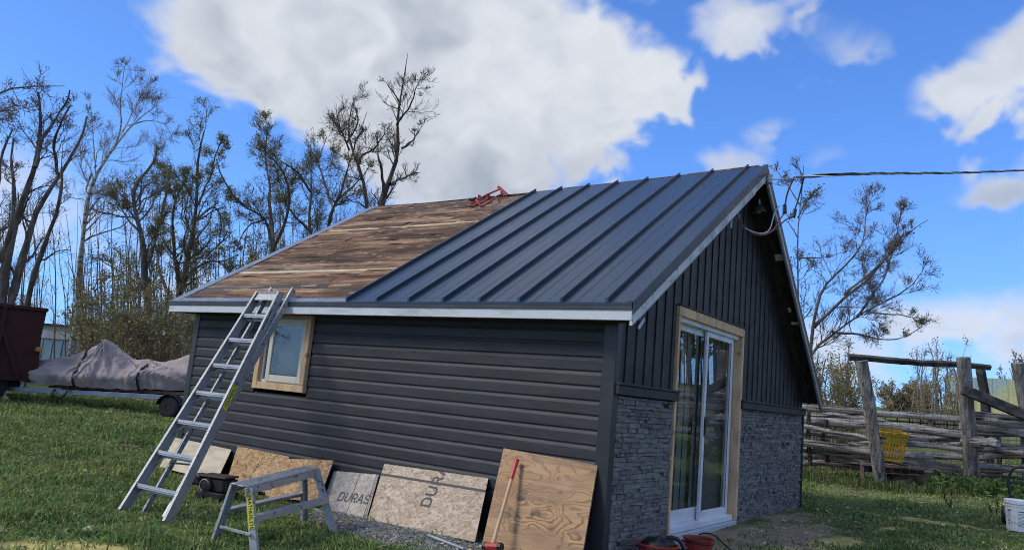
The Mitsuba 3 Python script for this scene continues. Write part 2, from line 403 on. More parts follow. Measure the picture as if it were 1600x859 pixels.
def ground_fn(p, n, uv):
    g = mix((.075, .10, .04), (.12, .13, .06), smoothstep(.35, .65, fbm(p.x * .9, p.y * .9, 0., 4)))
    g = mix(g, (.075, .055, .035), smoothstep(.58, .75, fbm(p.x * 2.3 + 7, p.y * 2.3, 0., 4)) * .7)
    far = smoothstep(25, 70, dr.sqrt(p.x * p.x + p.y * p.y))
    g = mix(g, mix((.075, .12, .035), (.12, .135, .05), fbm(p.x * .05, p.y * .05, 0., 3)), far)
    g = mix(g, mix((.19, .14, .095), (.34, .265, .185), fbm(p.x * 9, p.y * 9, 0., 4)), cover_dr(p, DIRT, .7))
    g = mix(g, mix((.12, .115, .11), (.26, .25, .245), fbm(p.x * 45, p.y * 45, 0., 3)), cover_dr(p, GRAV, .5))
    return mix(g, mix((.36, .28, .085), (.60, .50, .19), fbm(p.x * 30, p.y * 30, 0., 4)), cover_dr(p, SAW, .8) * .9)


M['ground_mat'] = pr(proc(ground_fn), .95, spec=.1, bump=proc(lambda p, n, uv: fbm(p.x * 18, p.y * 18, 0., 4), eps=.01), bscale=.03)
VC = {'type': 'mesh_attribute', 'name': 'vertex_color'}
M['blade_mat'] = {'type': 'principledthin', 'base_color': VC, 'roughness': .5, 'diff_trans': .55, 'spec_trans': 0.0}
M['leaf_mat'] = {'type': 'principledthin', 'base_color': VC, 'roughness': .6, 'diff_trans': .5, 'spec_trans': 0.0}
M['vc_rough'] = pr(VC, .85, spec=.2)
M['bark_dark'] = pr(blotch((.10, .082, .070), (.18, .152, .13), 9, st=(1, 1, .3)), .9, spec=.15)
M['bark_grey'] = pr(blotch((.10, .085, .072), (.17, .15, .13), 9, st=(1, 1, .3)), .9, spec=.15)
M['bark_birch'] = pr(proc(lambda p, n, uv: mix((.40, .37, .33), (.09, .075, .065), smoothstep(.52, .66, fbm(p.x * 5, p.y * 5, p.z * 11, 4)))), .8, spec=.2)
M['twig_dark'] = pr((.16, .13, .11), .9, spec=.15)
M['twig_tan'] = pr((.24, .19, .135), .9, spec=.15)
M['fence_wood'] = pr(proc(lambda p, n, uv: mix(mix((.23, .22, .21), (.40, .385, .37), smoothstep(.3, .7, fbm(p.x * 3, p.y * 12, p.z * 24, 4))), (.05, .045, .042), smoothstep(.52, .70, fbm(p.x * 2, p.y * 9, p.z * 40, 4)))), .9, spec=.15)
M['post_wood'] = pr(proc(lambda p, n, uv: mix(mix((.13, .122, .115), (.28, .27, .26), smoothstep(.3, .7, fbm(p.x * 16, p.y * 16, p.z * 2.2, 4))), (.075, .07, .066), smoothstep(.52, .70, fbm(p.x * 30, p.y * 30, p.z * 2.0, 4)))), .9, spec=.15,
                   bump=proc(lambda p, n, uv: fbm(p.x * 40, p.y * 40, p.z * 5, 3), eps=.004), bscale=.02)
M['dark_wood'] = pr(blotch((.045, .042, .042), (.10, .095, .09), 7), .9, spec=.15)
M['rail_orange'] = pr(blotch((.26, .15, .075), (.20, .17, .15), 5), .9, spec=.15)
M['yellow_plastic'] = pr((.52, .33, .03), .45)
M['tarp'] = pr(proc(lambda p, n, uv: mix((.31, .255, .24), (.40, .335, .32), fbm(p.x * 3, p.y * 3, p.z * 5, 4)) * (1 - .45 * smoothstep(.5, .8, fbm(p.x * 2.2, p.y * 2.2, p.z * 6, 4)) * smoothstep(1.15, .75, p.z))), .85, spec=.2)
M['wagon_red'] = pr(proc(lambda p, n, uv: mix((.062, .016, .013), (.034, .011, .010), fbm(p.x * 4, p.y * 4, p.z * 4, 4))), .7, spec=.3)
M['amber'] = pr((.50, .19, .03), .4)
M['shed_blue'] = pr(blotch((.24, .36, .43), (.18, .28, .34), 2), .7)
M['shed_white'] = pr((.42, .44, .44), .8)
M['barn_yellow'] = pr(proc(lambda p, n, uv: mix(mix((.25, .29, .15), (.33, .31, .13), smoothstep(.4, .65, fbm(p.x * .6, p.y * .6, p.z * .35, 4))), (.20, .27, .26), smoothstep(.55, .7, fbm(p.x * .35 + 5, p.y * .3, p.z * .5, 4)))), .7)
M['barn_dark'] = pr((.05, .047, .045), .9)
M['wire_black'] = pr((.014, .014, .015), .5)
M['wire_white'] = pr((.55, .55, .53), .45)
M['wire_red'] = pr((.45, .05, .09), .45)
M['gate_green'] = pr((.05, .09, .07), .6)
M['rust'] = pr(blotch((.12, .06, .04), (.20, .12, .08), 10), .8)
M['bench_wood'] = pr(blotch((.12, .09, .075), (.19, .15, .125), 8), .9, spec=.15)
M['engine_rust'] = pr((.05, .032, .027), .7)
M['soil_mat'] = pr(blotch((.045, .034, .026), (.11, .085, .065), 7), .95, spec=.1)
M['concrete'] = pr(blotch((.26, .25, .235), (.36, .345, .32), 5), .9)
M['chip'] = pr((.58, .50, .34), .8)
# ---------------------------------------------------------------- the shed
def on_plane(px, py, axis, c):
    d = FWD + (px - 800) / 1198.246 * RIGHT - (py - 429.5) / 1198.246 * UP
    return EYE + d * (c - EYE[axis]) / d[axis]


LEN, WID = 6.28, 6.18
GX, FX = 0.286, -6.54           # roof edges along the ridge
EY, EZ, RY, RZ = -0.277, 2.114, 3.15, 4.30
BY, BZ = 6.23, 1.63
MF, MB = (RZ - EZ) / (RY - EY), (RZ - BZ) / (BY - RY)


def sag(x):
    return np.interp(x, [-6.6, -5, -3.2, -1.2, .3], [0, -.022, -.03, -.008, .028])


def zf(x, y):
    return EZ + MF * (y - EY) + sag(x) * (y - EY) / (RY - EY)


def zb(x, y):
    return RZ - MB * (y - RY) + sag(x) * np.clip((BY - y) / (BY - RY), 0, 1)


def on_front(m):
    v, f = np.array(m[0], float), m[1]
    v[:, 2] += zf(v[:, 0], v[:, 1])
    return v, f


def on_back(m):
    v, f = np.array(m[0], float), m[1]
    v[:, 2] += zb(v[:, 0], v[:, 1])
    return v, f


shed = thing('shed', 'charcoal sided shed with a half finished dark metal roof and a glass patio door', 'shed')

# walls: core
wall = f'{shed}__wall'
WX0, WX1, WZ0, WZ1 = -4.77, -4.005, 1.155, 1.93
scene[wall] = ply(join([cbox((-LEN + .01, .002, -.25), (WX0, .10, 2.12)), cbox((WX1, .002, -.25), (-.012, .10, 2.12)),
                        cbox((WX0, .002, -.25), (WX1, .10, WZ0)), cbox((WX0, .002, WZ1), (WX1, .10, 2.12))]), 'interior')
prof = [(-.004, .129), (-.0045, .118), (-.010, .104), (-.019, .088), (-.0205, .083), (-.0215, .004), (-.0205, .0), (-.013, -.001), (-.013, .012), (-.003, .02)]


def siding_run(x0, x1, z, seed):
    n = 9
    xs = np.linspace(x0, x1, n)
    P = np.array(prof)
    wob = (meshkit.noise(np.stack([xs * .9, xs * 0 + z * 3, xs * 0], -1), seed) - .5) * .006
    v = np.stack([np.repeat(xs, len(P)), np.tile(P[:, 0], n) + np.repeat(wob, len(P)) * .5, np.tile(P[:, 1], n) + z + np.repeat(wob, len(P)) * .5], -1)
    k = len(P)
    i, j = np.meshgrid(np.arange(n - 1), np.arange(k - 1), indexing='ij')
    q = np.stack([i * k + j, i * k + j + 1, (i + 1) * k + j + 1, (i + 1) * k + j], -1).reshape(-1, 4)
    return v, np.vstack([q[:, [0, 1, 2]], q[:, [0, 2, 3]]])


for k in range(-1, 15):
    z = 1.7887 - .127 * k
    x0, x1 = -LEN + .085, -.10
    if z + .127 > 1.09 and z < 1.98:            # cut round the window
        part(wall, 'siding_board', join([siding_run(x0, -4.87, z, k + 3), siding_run(-3.90, x1, z, k + 3)]), 'siding_mat')
    else:
        part(wall, 'siding_board', siding_run(x0, x1, z, k + 3), 'siding_mat')
part(shed, 'corner_post', cbox((-.105, -.030, -.14), (.030, .062, 1.965), .006), 'post_mat')
part(shed, 'corner_post', cbox((-LEN - .02, -.030, -.14), (-LEN + .09, .062, 1.965), .006), 'post_mat')
part(shed, 'foundation', join([cbox((-LEN, -.004, -.3), (0, .05, -.115), .01), cbox((-.05, 0.05, -.3), (.002, WID - .02, -.06), .01)]), 'concrete')
for a in ((-LEN + .012, WID - .09, -.3), ):
    part(shed, 'wall', cbox((-LEN + .012, WID - .10, -.3), (-.12, WID - .01, 1.66)), 'interior')
part(shed, 'floor', cbox((-LEN + .02, .10, -.3), (-.02, WID - .1, -.06)), 'interior')

# gable walls
def gable_poly(drop=.13):
    return Polygon([(0.0, -.10), (0.0, zf(0, 0) - drop), (RY, RZ - drop), (WID, zb(0, WID) - drop), (WID, -.10)])


DY0, DY1, DZ0, DZ1 = 1.292, 3.268, .05, 2.262
from shapely.geometry import box as sbox
door_hole = sbox(DY0, DZ0, DY1, DZ1)
EXg, EYg, EZg = (0, 1, 0), (0, 0, 1), (1, 0, 0)
gable = f'{shed}__gable_wall'
scene[gable] = ply(prism(gable_poly(.12).difference(door_hole), .10, (-.112, 0, 0), EXg, EYg, EZg), 'interior')
part(shed, 'gable_wall', prism(gable_poly(.12), .08, (-LEN + .012, 0, 0), EXg, EYg, EZg), 'interior')
upper = gable_poly(.10).intersection(sbox(-.01, 1.44, 7, 9)).difference(sbox(DY0 - .01, 0, DY1 + .01, DZ1 + .01))
y = .064
while y < WID - .03:
    w = min(.2, WID - .02 - y)
    for (u0, u1, t) in ((.005, .120, .014), (.129, .195, .026)):       # a wide pan, then a raised batten
        g = upper.intersection(sbox(y + u0, 0, min(y + u1, y + w), 9))
        ms = [prism(h, t, (-.011, 0, 0), EXg, EYg, EZg) for h in getattr(g, 'geoms', [g]) if h.area > 1e-4]
        if ms:
            part(gable, 'siding_panel' if t < .02 else 'batten', join(ms), 'batten_mat')
    y += .2
part(gable, 'ledge', join([cbox((-.01, -.012, 1.345), (.075, DY0 + .012, 1.428), .006), cbox((-.01, -.016, 1.429), (.085, DY0 + .014, 1.452), .004)]), 'batten_mat', label='charcoal ledge capping the stone beside the corner post')
part(gable, 'ledge', join([cbox((-.01, DY1 + .004, 1.345), (.075, WID + .01, 1.428), .006), cbox((-.01, DY1 + .002, 1.429), (.085, WID + .014, 1.452), .004)]), 'batten_mat', label='charcoal ledge beyond the patio door')
part(gable, 'stone_backing', cbox((-.012, .064, -.12), (.004, DY0 - .004, 1.344)), 'stone_back')
part(gable, 'stone_backing', cbox((-.012, DY1 + .004, -.12), (.004, WID - .004, 1.344)), 'stone_back')
part(gable, 'edge_trim', cbox((-.01, WID - .012, -.05), (.05, WID + .012, 1.344), .004), 'post_mat')
r2 = np.random.default_rng(12)
stones = []
for (ya, yb) in ((.066, DY0 - .006), (DY1 + .006, WID - .014)):
    z = -.06
    while z < 1.33:
        h = min(r2.choice([.026, .032, .038, .046]), 1.343 - z)
        if h < .012:
            break
        yy = ya - r2.uniform(0, .1)
        while yy < yb:
            w = r2.uniform(.09, .34)
            a, b = max(yy, ya), min(yy + w, yb)
            if b - a > .012:
                d = .020 + r2.uniform(0, .012)
                v, f = cbox((.003, a + .0015, z + .0015), (d, b - .0012, z + h - .0012), .003)
                front = v[:, 0] > d - .008
                v[front] += r2.normal(0, .0028, (front.sum(), 3))
                v[front, 0] += (v[front, 1] - (a + b) / 2) * r2.normal(0, .06) + (v[front, 2] - z) * r2.normal(0, .12)
                stones.append((a, v, f, z))
            yy += w
        z += h
stones.sort(key=lambda s: s[0])
for i, (a, v, f, z) in enumerate(stones[:300]):
    part(gable, 'stone', (v, f), 'stone_mat' if r2.random() < .72 else 'stone_dark')
part(gable, 'stone_field', join([(s[1], s[2]) for s in stones[300::2]]), 'stone_mat', stuff=True)
part(gable, 'stone_field', join([(s[1], s[2]) for s in stones[301::2]]), 'stone_dark', stuff=True)

# roof
roof = f'{shed}__roof'
scene[roof] = ply(join([on_front(cbox((FX + .02, EY + .03, -.12), (GX - .03, RY, -.085))), on_back(cbox((FX + .02, RY, -.075), (GX - .03, BY - .02, -.045)))]), 'soffit')
labels[roof] = {'label': 'shed roof, bare boards on one half and dark standing seam metal on the other'}
ribs = [GX - .2422 - .4536 * i for i in range(8)]
edges = [GX - .004] + ribs


def panel_mesh(x0, x1):
    xs, off = [x0 + .004], [0.0]
    for t in (1 / 3, 2 / 3):
        c = x0 + (x1 - x0) * t
        if x1 - x0 > .3:
            xs += [c - .008, c, c + .008]; off += [0, .0028, 0]
    xs.append(x1 - .004); off.append(0.0)
    ys = np.r_[EY - .022, EY - .02, np.linspace(EY - .012, RY + .004, 8)]
    dz = np.r_[-.022, -.002, np.zeros(8)]
    X, Yv = np.meshgrid(xs, ys, indexing='ij')
    wv = (meshkit.fbm(np.stack([X * 2.1, Yv * 1.4, X * 0], -1), 2, 4) - .5) * .006
    Z = zf(X, Yv) + np.array(off)[:, None] + dz[None] + wv
    v = np.stack([X, Yv, Z], -1).reshape(-1, 3)
    n, k = X.shape
    i, j = np.meshgrid(np.arange(n - 1), np.arange(k - 1), indexing='ij')
    q = np.stack([i * k + j, (i + 1) * k + j, (i + 1) * k + j + 1, i * k + j + 1], -1).reshape(-1, 4)
    return v, np.vstack([q[:, [0, 1, 2]], q[:, [0, 2, 3]]])


for i in range(len(edges) - 1):
    part(roof, 'metal_panel', panel_mesh(edges[i + 1], edges[i]), 'roof_metal')
for x in ribs:
    ys = np.linspace(EY - .02, RY + .006, 9)
    sec = np.array([(-.014, -.006), (-.013, .038), (-.009, .043), (.009, .043), (.013, .038), (.014, -.006)])
    v = np.stack([np.tile(sec[:, 0], 9) + x, np.repeat(ys, 6), np.tile(sec[:, 1], 9) + np.repeat(zf(x, ys), 6)], -1)
    i, j = np.meshgrid(np.arange(8), np.arange(6), indexing='ij')
    q = np.stack([i * 6 + j, i * 6 + (j + 1) % 6, (i + 1) * 6 + (j + 1) % 6, (i + 1) * 6 + j], -1).reshape(-1, 4)
    cap = np.array([[0, k, k + 1] for k in range(1, 5)])
    part(roof, 'seam', (v, np.vstack([q[:, [0, 1, 2]], q[:, [0, 2, 3]], cap, cap[:, ::-1] + 48])), 'roof_metal')
# bare sheathing boards
sx0, sx1 = FX + .155, ribs[-1] - .016
yy, row = EY + .07, 0
r3 = np.random.default_rng(5)
while yy < RY - .03:
    w = r3.uniform(.135, .185)
    y1 = min(yy + w, RY - .004)
    cuts = sorted(r3.uniform(sx0 + .6, sx1 - .5, r3.integers(0, 3)))
    xs = [sx0, *cuts, sx1]
    gap = .026 if row in (4, 13) else r3.uniform(.006, .016)
    for a, b in zip(xs[:-1], xs[1:]):
        n = max(3, int((b - a) / .12))
        X = np.linspace(a + .002, b - .002, n)
        jag = (meshkit.fbm(np.stack([X * 9, X * 0 + row * 3.1, X * 0], -1), 3, 8) - .5) * .022
        jag2 = (meshkit.fbm(np.stack([X * 9, X * 0 + row * 5.7, X * 0], -1), 3, 9) - .5) * .010
        cup = r3.normal(0, .003)
        lo, hi = yy + gap / 2 + np.clip(jag2, -.002, 1), y1 - gap / 2 - np.clip(jag, 0, 1)
        top = -.024 + r3.normal(0, .003) + cup + (meshkit.noise(np.stack([X * 2, X * 0 + row, X * 0], -1), 2) - .5) * .006
        rows = [(lo, top - .022), (lo, top - .002), (lo + .004, top), (hi - .004, top + r3.normal(0, .002)), (hi, top - .003), (hi, top - .022)]
        v = np.stack([np.stack([X, r[0] + X * 0, r[1] + zf(X, r[0])], -1) for r in rows], 1).reshape(-1, 3)
        i, j = np.meshgrid(np.arange(n - 1), np.arange(5), indexing='ij')
        q = np.stack([i * 6 + j, (i + 1) * 6 + j, (i + 1) * 6 + j + 1, i * 6 + j + 1], -1).reshape(-1, 4)
        part(roof, 'sheathing_board', (v, np.vstack([q[:, [0, 1, 2]], q[:, [0, 2, 3]]])), r3.choice(['deck_a', 'deck_b', 'deck_c', 'deck_d'], p=[.29, .28, .13, .30]))
    if row in (4, 13):       # a pale freshly split edge shows along two of the joints
        X = np.linspace(sx0 + .1, sx1 - .02, 60)
        h = .010 + .026 * meshkit.fbm(np.stack([X * 4, X * 0 + row, X * 0], -1), 4, 17)
        rows = [(y1 - .012 - h, -.0245), (y1 - .012 - h, -.0185), (y1 + .012, -.0185), (y1 + .012, -.0245)]
        v = np.stack([np.stack([X, r[0] + X * 0, r[1] + zf(X, r[0] + X * 0)], -1) for r in rows], 1).reshape(-1, 3)
        i, j = np.meshgrid(np.arange(59), np.arange(3), indexing='ij')
        q = np.stack([i * 4 + j, (i + 1) * 4 + j, (i + 1) * 4 + j + 1, i * 4 + j + 1], -1).reshape(-1, 4)
        part(roof, 'split_strip', (v, np.vstack([q[:, [0, 1, 2]], q[:, [0, 2, 3]]])), 'raw_wood', label='pale splintered edge between two roof boards')
    yy = y1; row += 1
for _ in range(34):           # torn pale splinters lying along the boards
    a = r3.uniform(sx0 + .1, sx1 - .6); L = r3.uniform(.12, .7) ** 1.2; yv = r3.uniform(EY + .15, RY - .1); w = r3.uniform(.006, .02)
    X = np.linspace(a, min(a + L, sx1 - .02), 7)
    tw = w * np.sin(np.linspace(.15, np.pi - .15, 7))
    v = np.vstack([np.stack([X, yv - tw, zf(X, yv) - .0155], -1), np.stack([X, yv + tw, zf(X, yv) - .0155], -1)])
    q = np.array([[i, i + 1, i + 8, i + 7] for i in range(6)])
    part(roof, 'splinter', (v, np.vstack([q[:, [0, 1, 2]], q[:, [0, 2, 3]]])), 'raw_wood')
part(roof, 'ridge_board', join([(np.array([0, 0, 0]) + np.stack([v[:, 0], v[:, 1], v[:, 2] + RZ + sag(v[:, 0]) - .034 * (v[:, 0] < ribs[-1])], -1), f) for v, f in
                                [cbox((a, RY + .012, -.06), (b - .004, RY + .045, .012 + r3.uniform(-.008, .012)), .004) for a, b in zip(np.linspace(FX + .1, GX - .1, 8)[:-1], np.linspace(FX + .1, GX - .1, 8)[1:])]]), 'deck_b')
nb = 20
ye = np.linspace(RY + .02, BY, nb + 1)
part(roof, 'roofing', on_back(cbox((FX, RY + .02, -.044), (GX + .012, BY + .03, -.018))), 'barn_dark', label='dark old roofing on the far slope')
# edge trims
part(roof, 'flashing', on_front(cbox((FX + .166, EY - .016, -.020), (ribs[-1] - .02, EY + .085, -.0165), .001)), 'flashing', label='blue grey drip edge along the eave')
part(roof, 'flashing', on_front(cbox((FX - .006, EY - .01, -.0205), (FX + .165, RY, -.0120), .001)), 'flashing', label='blue grey edge trim beside the bare boards')
part(roof, 'edge_trim', on_front(cbox((FX - .008, EY, -.11), (FX, RY, -.0128), .002)), 'trim_metal')
part(roof, 'eave_skirt', cbox((FX, EY - .020, EZ - .072), (GX - .004, EY - .008, EZ - .024), .002), 'trim_metal')
part(roof, 'eave_skirt', cbox((FX, EY - .026, EZ - .0235), (ribs[-1], EY - .020, EZ - .009), .002), 'flashing')
part(roof, 'fascia', cbox((FX + .004, EY - .007, EZ - .160), (GX - .006, EY + .018, EZ - .055), .003), 'fascia_white', label='white fascia board under the front eave')
part(roof, 'soffit', cbox((FX + .01, EY + .019, EZ - .150), (GX - .02, -.001, EZ - .135), .002), 'soffit')
# gable edge: dark trim, weathered board and a pale strip
part(roof, 'rake_trim', on_front(cbox((GX - .05, EY - .012, -.004), (GX, RY + .01, .010), .002)), 'roof_metal')
part(roof, 'rake_trim', on_front(cbox((GX, EY - .012, -.105), (GX + .010, RY + .02, .012), .002)), 'trim_metal')
part(roof, 'rake_board', on_front(cbox((GX - .028, EY + .0, -.205), (GX - .002, RY + .0, -.085), .003)), 'rake_grey', label='weathered grey rake board with peeling paint')
part(roof, 'rake_strip', on_front(cbox((GX - .075, EY + .12, -.250), (GX - .030, RY - .3, -.190), .003)), 'flashing')
part(roof, 'rake_trim', on_back(cbox((GX + .001, RY + .02, -.150), (GX + .012, BY + .02, -.012), .002)), 'post_mat')
part(roof, 'rake_strip', on_back(cbox((GX - .02, RY + .05, -.225), (GX + .02, BY - .02, -.152), .012)), 'galv', label='bright metal strip along the far rake')
for a, b in zip(ye[:-1], ye[1:]):
    part(roof, 'soffit_board', on_back(cbox((.002, a + .004, -.10 + r3.normal(0, .004)), (GX - .022, b - .004, -.078), .003)), 'soffit')
yf = np.linspace(EY + .03, RY, 19)
for a, b in zip(yf[:-1], yf[1:]):
    part(roof, 'soffit_board', on_front(cbox((.002, a + .004, -.11 + r3.normal(0, .004)), (GX - .032, b - .004, -.078), .003)), 'soffit')
for (yv, w, l) in ((4.08, .07, .12), (4.78, .05, .04), (4.98, .025, .10)):
    part(roof, 'pale_shim', on_back(cbox((.14, yv, -.125), (.14 + l, yv + w, -.106), .003)), 'fascia_white')
part(roof, 'strap', prism(LineString([(0, 0), (.085, .075)]).buffer(.018), .006, on_plane(998, 511, 0, GX - .02), (0, 1, 0), (0, 0, 1), (1, 0, 0)), 'galv', label='grey metal strap hanging at the eave corner')

# window
win = f'{shed}__window'
scene[win] = ply(join([cbox((WX0 + .001, -.02, WZ0 + .001), (WX0 + .03, .05, WZ1 - .001)), cbox((WX1 - .03, -.02, WZ0 + .001), (WX1 - .001, .05, WZ1 - .001)),
                       cbox((WX0 + .03, -.02, WZ0 + .001), (WX1 - .03, .05, WZ0 + .03)), cbox((WX0 + .03, -.02, WZ1 - .03), (WX1 - .03, .05, WZ1 - .001))]), 'vinyl')
part(win, 'trim', cbox((-4.855, -.066, 1.07), (-4.772, -.004, 1.985), .004), 'pine')
part(win, 'trim', cbox((-4.003, -.066, 1.156), (-3.925, -.004, 1.985), .004), 'pine')
part(win, 'trim', cbox((-4.771, -.062, 1.072), (-3.923, -.004, 1.154), .004), 'pine')
part(win, 'trim', cbox((-4.771, -.062, 1.932), (-4.004, -.004, 1.985), .004), 'pine')
a, b, c, d = -4.66, WX1 - .004, WZ0 + .012, WZ1 - .012
part(win, 'sash', join([cbox((a, -.045, c), (a + .07, -.012, d), .005), cbox((b - .07, -.045, c), (b, -.012, d), .005), cbox((a + .07, -.045, c), (b - .07, -.012, c + .08), .005), cbox((a + .07, -.045, d - .08), (b - .07, -.012, d), .005)]), 'cream', label='cream window sash')
part(win, 'gasket', cbox((WX0 + .04, .0, WZ0 + .03), (a - .004, .03, WZ1 - .03)), 'dark_gasket')
part(win, 'pane', cbox((a + .07, -.030, c + .08), (b - .07, -.0299, d - .08), .0), 'glass') if False else part(win, 'pane', (np.array([(a + .07, -.03, c + .08), (b - .07, -.03, c + .08), (b - .07, -.03, d - .08), (a + .07, -.03, d - .08)]), np.array([[0, 1, 2], [0, 2, 3]])), 'tint')
part(win, 'blind', cbox((a, .03, c), (b, .034, d)), 'window_blind')

# patio door
door = f'{shed}__door'
scene[door] = ply(join([cbox((-.125, DY0 + .002, DZ0), (.004, DY0 + .045, DZ1 - .002), .004), cbox((-.125, DY1 - .062, DZ0), (-.058, DY1 - .002, DZ1 - .002), .004),
                        cbox((-.125, DY0 + .045, DZ1 - .10), (.004, DY1 - .064, DZ1 - .002), .004), cbox((-.125, DY0 + .045, DZ0), (.020, DY1 - .064, DZ0 + .06), .004)]), 'vinyl')
labels[door] = {'label': 'sliding glass patio door in a white frame with raw pine trim'}
part(door, 'trim', cbox((-.01, DY0 - .022, .045), (.045, DY0 + .022, DZ1 - .056), .004), 'pine')
part(door, 'trim', cbox((-.055, DY1 - .036, .045), (.045, DY1 + .034, DZ1 - .056), .004), 'pine')
part(door, 'trim', cbox((-.01, DY0 - .026, DZ1 - .054), (.047, DY1 + .032, DZ1 + .045), .004), 'pine')
part(door, 'trim', cbox((-.012, DY0 - .034, DZ1 + .046), (.060, DY1 + .04, DZ1 + .060), .003), 'batten_mat', label='thin dark flashing over the door trim')


def sash(name, x, ya, yb, za, zb_, st, bot, lab):
    k = part(door, name, join([cbox((x - .016, ya, za), (x + .016, ya + st, zb_), .004), cbox((x - .016, yb - st, za), (x + .016, yb, zb_), .004),
                               cbox((x - .016, ya + st, za), (x + .016, yb - st, za + bot), .004), cbox((x - .016, ya + st, zb_ - st), (x + .016, yb - st, zb_), .004)]), 'vinyl', label=lab)
    g = x + .002
    part(door, 'pane', (np.array([(g, ya + st, za + bot), (g, yb - st, za + bot), (g, yb - st, zb_ - st), (g, ya + st, zb_ - st)]), np.array([[0, 1, 2], [0, 2, 3]])), 'glass')
    part(door, 'gasket', join([cbox((x + .0165, ya + st - .008, za + bot - .008), (x + .019, ya + st + .006, zb_ - st + .008), .001), cbox((x + .0165, yb - st - .006, za + bot - .008), (x + .019, yb - st + .008, zb_ - st + .008), .001)]), 'dark_gasket')


sash('sash', -.092, DY0 + .046, 2.435, DZ0 + .062, DZ1 - .102, .065, .13, 'sliding sash of the patio door')
sash('sash', -.042, 2.25, DY1 - .165, DZ0 + .062, DZ1 - .102, .060, .09, 'fixed sash of the patio door')
part(door, 'handle', cbox((-.075, 2.262, 1.00), (-.06, 2.285, 1.22), .004), 'black') if False else part(door, 'handle', join([cbox((-.026, 2.268, 1.02), (-.006, 2.290, 1.20), .005), cbox((-.026, 2.272, 1.0), (-.02, 2.286, 1.22), .002)]), 'black', label='black pull handle')
part(door, 'jamb_strip', cbox((-.10, DY1 - .163, DZ0 + .062), (-.054, DY1 - .063, DZ1 - .102), .003), 'vinyl')
for i in range(11):
    part(door, 'blind_slat', cbox((-.21 + .012 * (i % 2), DY0 + .05 + .085 * i, .12), (-.205 + .012 * (i % 2), DY0 + .128 + .085 * i, 2.12), .001), 'blind')
part(door, 'screen', cbox((-.130, 2.33, DZ0 + .07), (-.126, DY1 - .06, DZ1 - .11), .001), 'screen_mat')
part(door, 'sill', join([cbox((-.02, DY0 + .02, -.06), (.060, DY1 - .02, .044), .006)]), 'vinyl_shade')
# ---------------------------------------------------------------- things in the yard
A = np.array


def unit(v):
    v = np.asarray(v, float)
    return v / np.linalg.norm(v)


def channel(p0, p1, out, w, d, t=.004):
    """a C-channel from p0 to p1: its web faces 'out' and is w wide, flanges d deep behind the web"""
    p0, p1, out = A(p0, float), A(p1, float), unit(out)
    ax = unit(p1 - p0); out = unit(out - ax * (out @ ax)); s = np.cross(ax, out)
    ms = [beam(p0, p1, w, t, up=out, c=.001)]
    for sg in (-1, 1):
        q = s * sg * (w / 2 - t / 2) - out * (d / 2)
        ms.append(beam(p0 + q, p1 + q, t, d, up=out, c=.001))
    return join(ms)


def decal(text, h, o, ex, ey, depth=.0008, bold=True, mirror=False):
    m = meshkit.text_mesh(text, h, depth, bold)
    ex, ey = unit(ex), unit(ey)
    return frame_xf(m.vertices, o, ex, ey, np.cross(ex, ey)), m.faces


# --- ladder: a folded step ladder leaning on the eave
lad = thing('ladder', 'worn aluminium step ladder folded and leaning against the eave', 'ladder')
FL, FR, TL, TR = A([-3.865, -2.02, -.105]), A([-3.27, -1.92, -.12]), A([-4.50, -.42, 2.165]), A([-4.165, -.35, 2.176])
rung = unit(FR - FL)
nrm = unit(np.cross(rung, unit(TL - FL)));  nrm = -nrm if nrm[1] > 0 else nrm      # towards the viewer
part(lad, 'rail', channel(FL, TL, -rung, .10, .028), 'alu')
part(lad, 'rail', channel(FR, TR, rung, .10, .028), 'alu')
for k in range(1, 8):
    t = 1 - .1287 * k
    a, b = FL + (TL - FL) * t + rung * .004, FR + (TR - FR) * t - rung * .004
    tilt = unit(A([0, 0, 1.0]) + nrm * -.10)
    part(lad, 'tread', join([beam(a, b, .088, .005, up=tilt), beam(a - tilt * .020 + nrm * .041, b - tilt * .020 + nrm * .041, .004, .042, up=tilt, c=.001), beam(a - tilt * .012 - nrm * .041, b - tilt * .012 - nrm * .041, .004, .026, up=tilt, c=.001)]), 'alu_tread')
    if k > 2:
        ax = unit(TL - FL)
        part(lad, 'brace', beam(a + rung * .14 - tilt * .02, a - ax * .14 + rung * .006, .004, .014, up=nrm), 'alu')
        part(lad, 'brace', beam(b - rung * .10 - tilt * .02, b - ax * .12 - rung * .006, .004, .014, up=nrm), 'alu')
part(lad, 'cap', join([beam(TL + (TL - FL) * .004, TR + (TR - FR) * .004, .10, .030, up=A([0, 0, 1.0])), beam(TL - (TL - FL) * .028 + nrm * .03, TR - (TR - FR) * .028 + nrm * .03, .004, .10, up=unit(TL - FL))]), 'alu', label='top cap of the ladder')
rtl, rtr = on_plane(424, 451, 1, -.275), on_plane(460, 452, 1, -.20)
rbl, rbr = FL + rung * .12 - nrm * .14 + A([0, 0, .03]), FR - rung * .16 - nrm * .13 + A([0, 0, .05])
part(lad, 'rear_rail', channel(rbl, rtl, -rung, .055, .022), 'alu_dull')
part(lad, 'rear_rail', channel(rbr, rtr, rung, .075, .022), 'alu_dull')
for t in (.2, .45, .7, .93):
    part(lad, 'rear_brace', beam(rbl + (rtl - rbl) * t, rbr + (rtr - rbr) * t, .006, .03, up=nrm), 'alu_dull')
for t in (.36, .62):
    part(lad, 'spreader', beam(FL + (TL - FL) * t, rbl + (rtl - rbl) * t, .005, .018), 'alu_dull')
    part(lad, 'spreader', beam(FR + (TR - FR) * t, rbr + (rtr - rbr) * t, .005, .018), 'alu_dull')
ax = unit(TR - FR); ey = unit(np.cross(rung, ax)); ey = ey if ey @ nrm > 0 else -ey
o = FR + (TR - FR) * .43
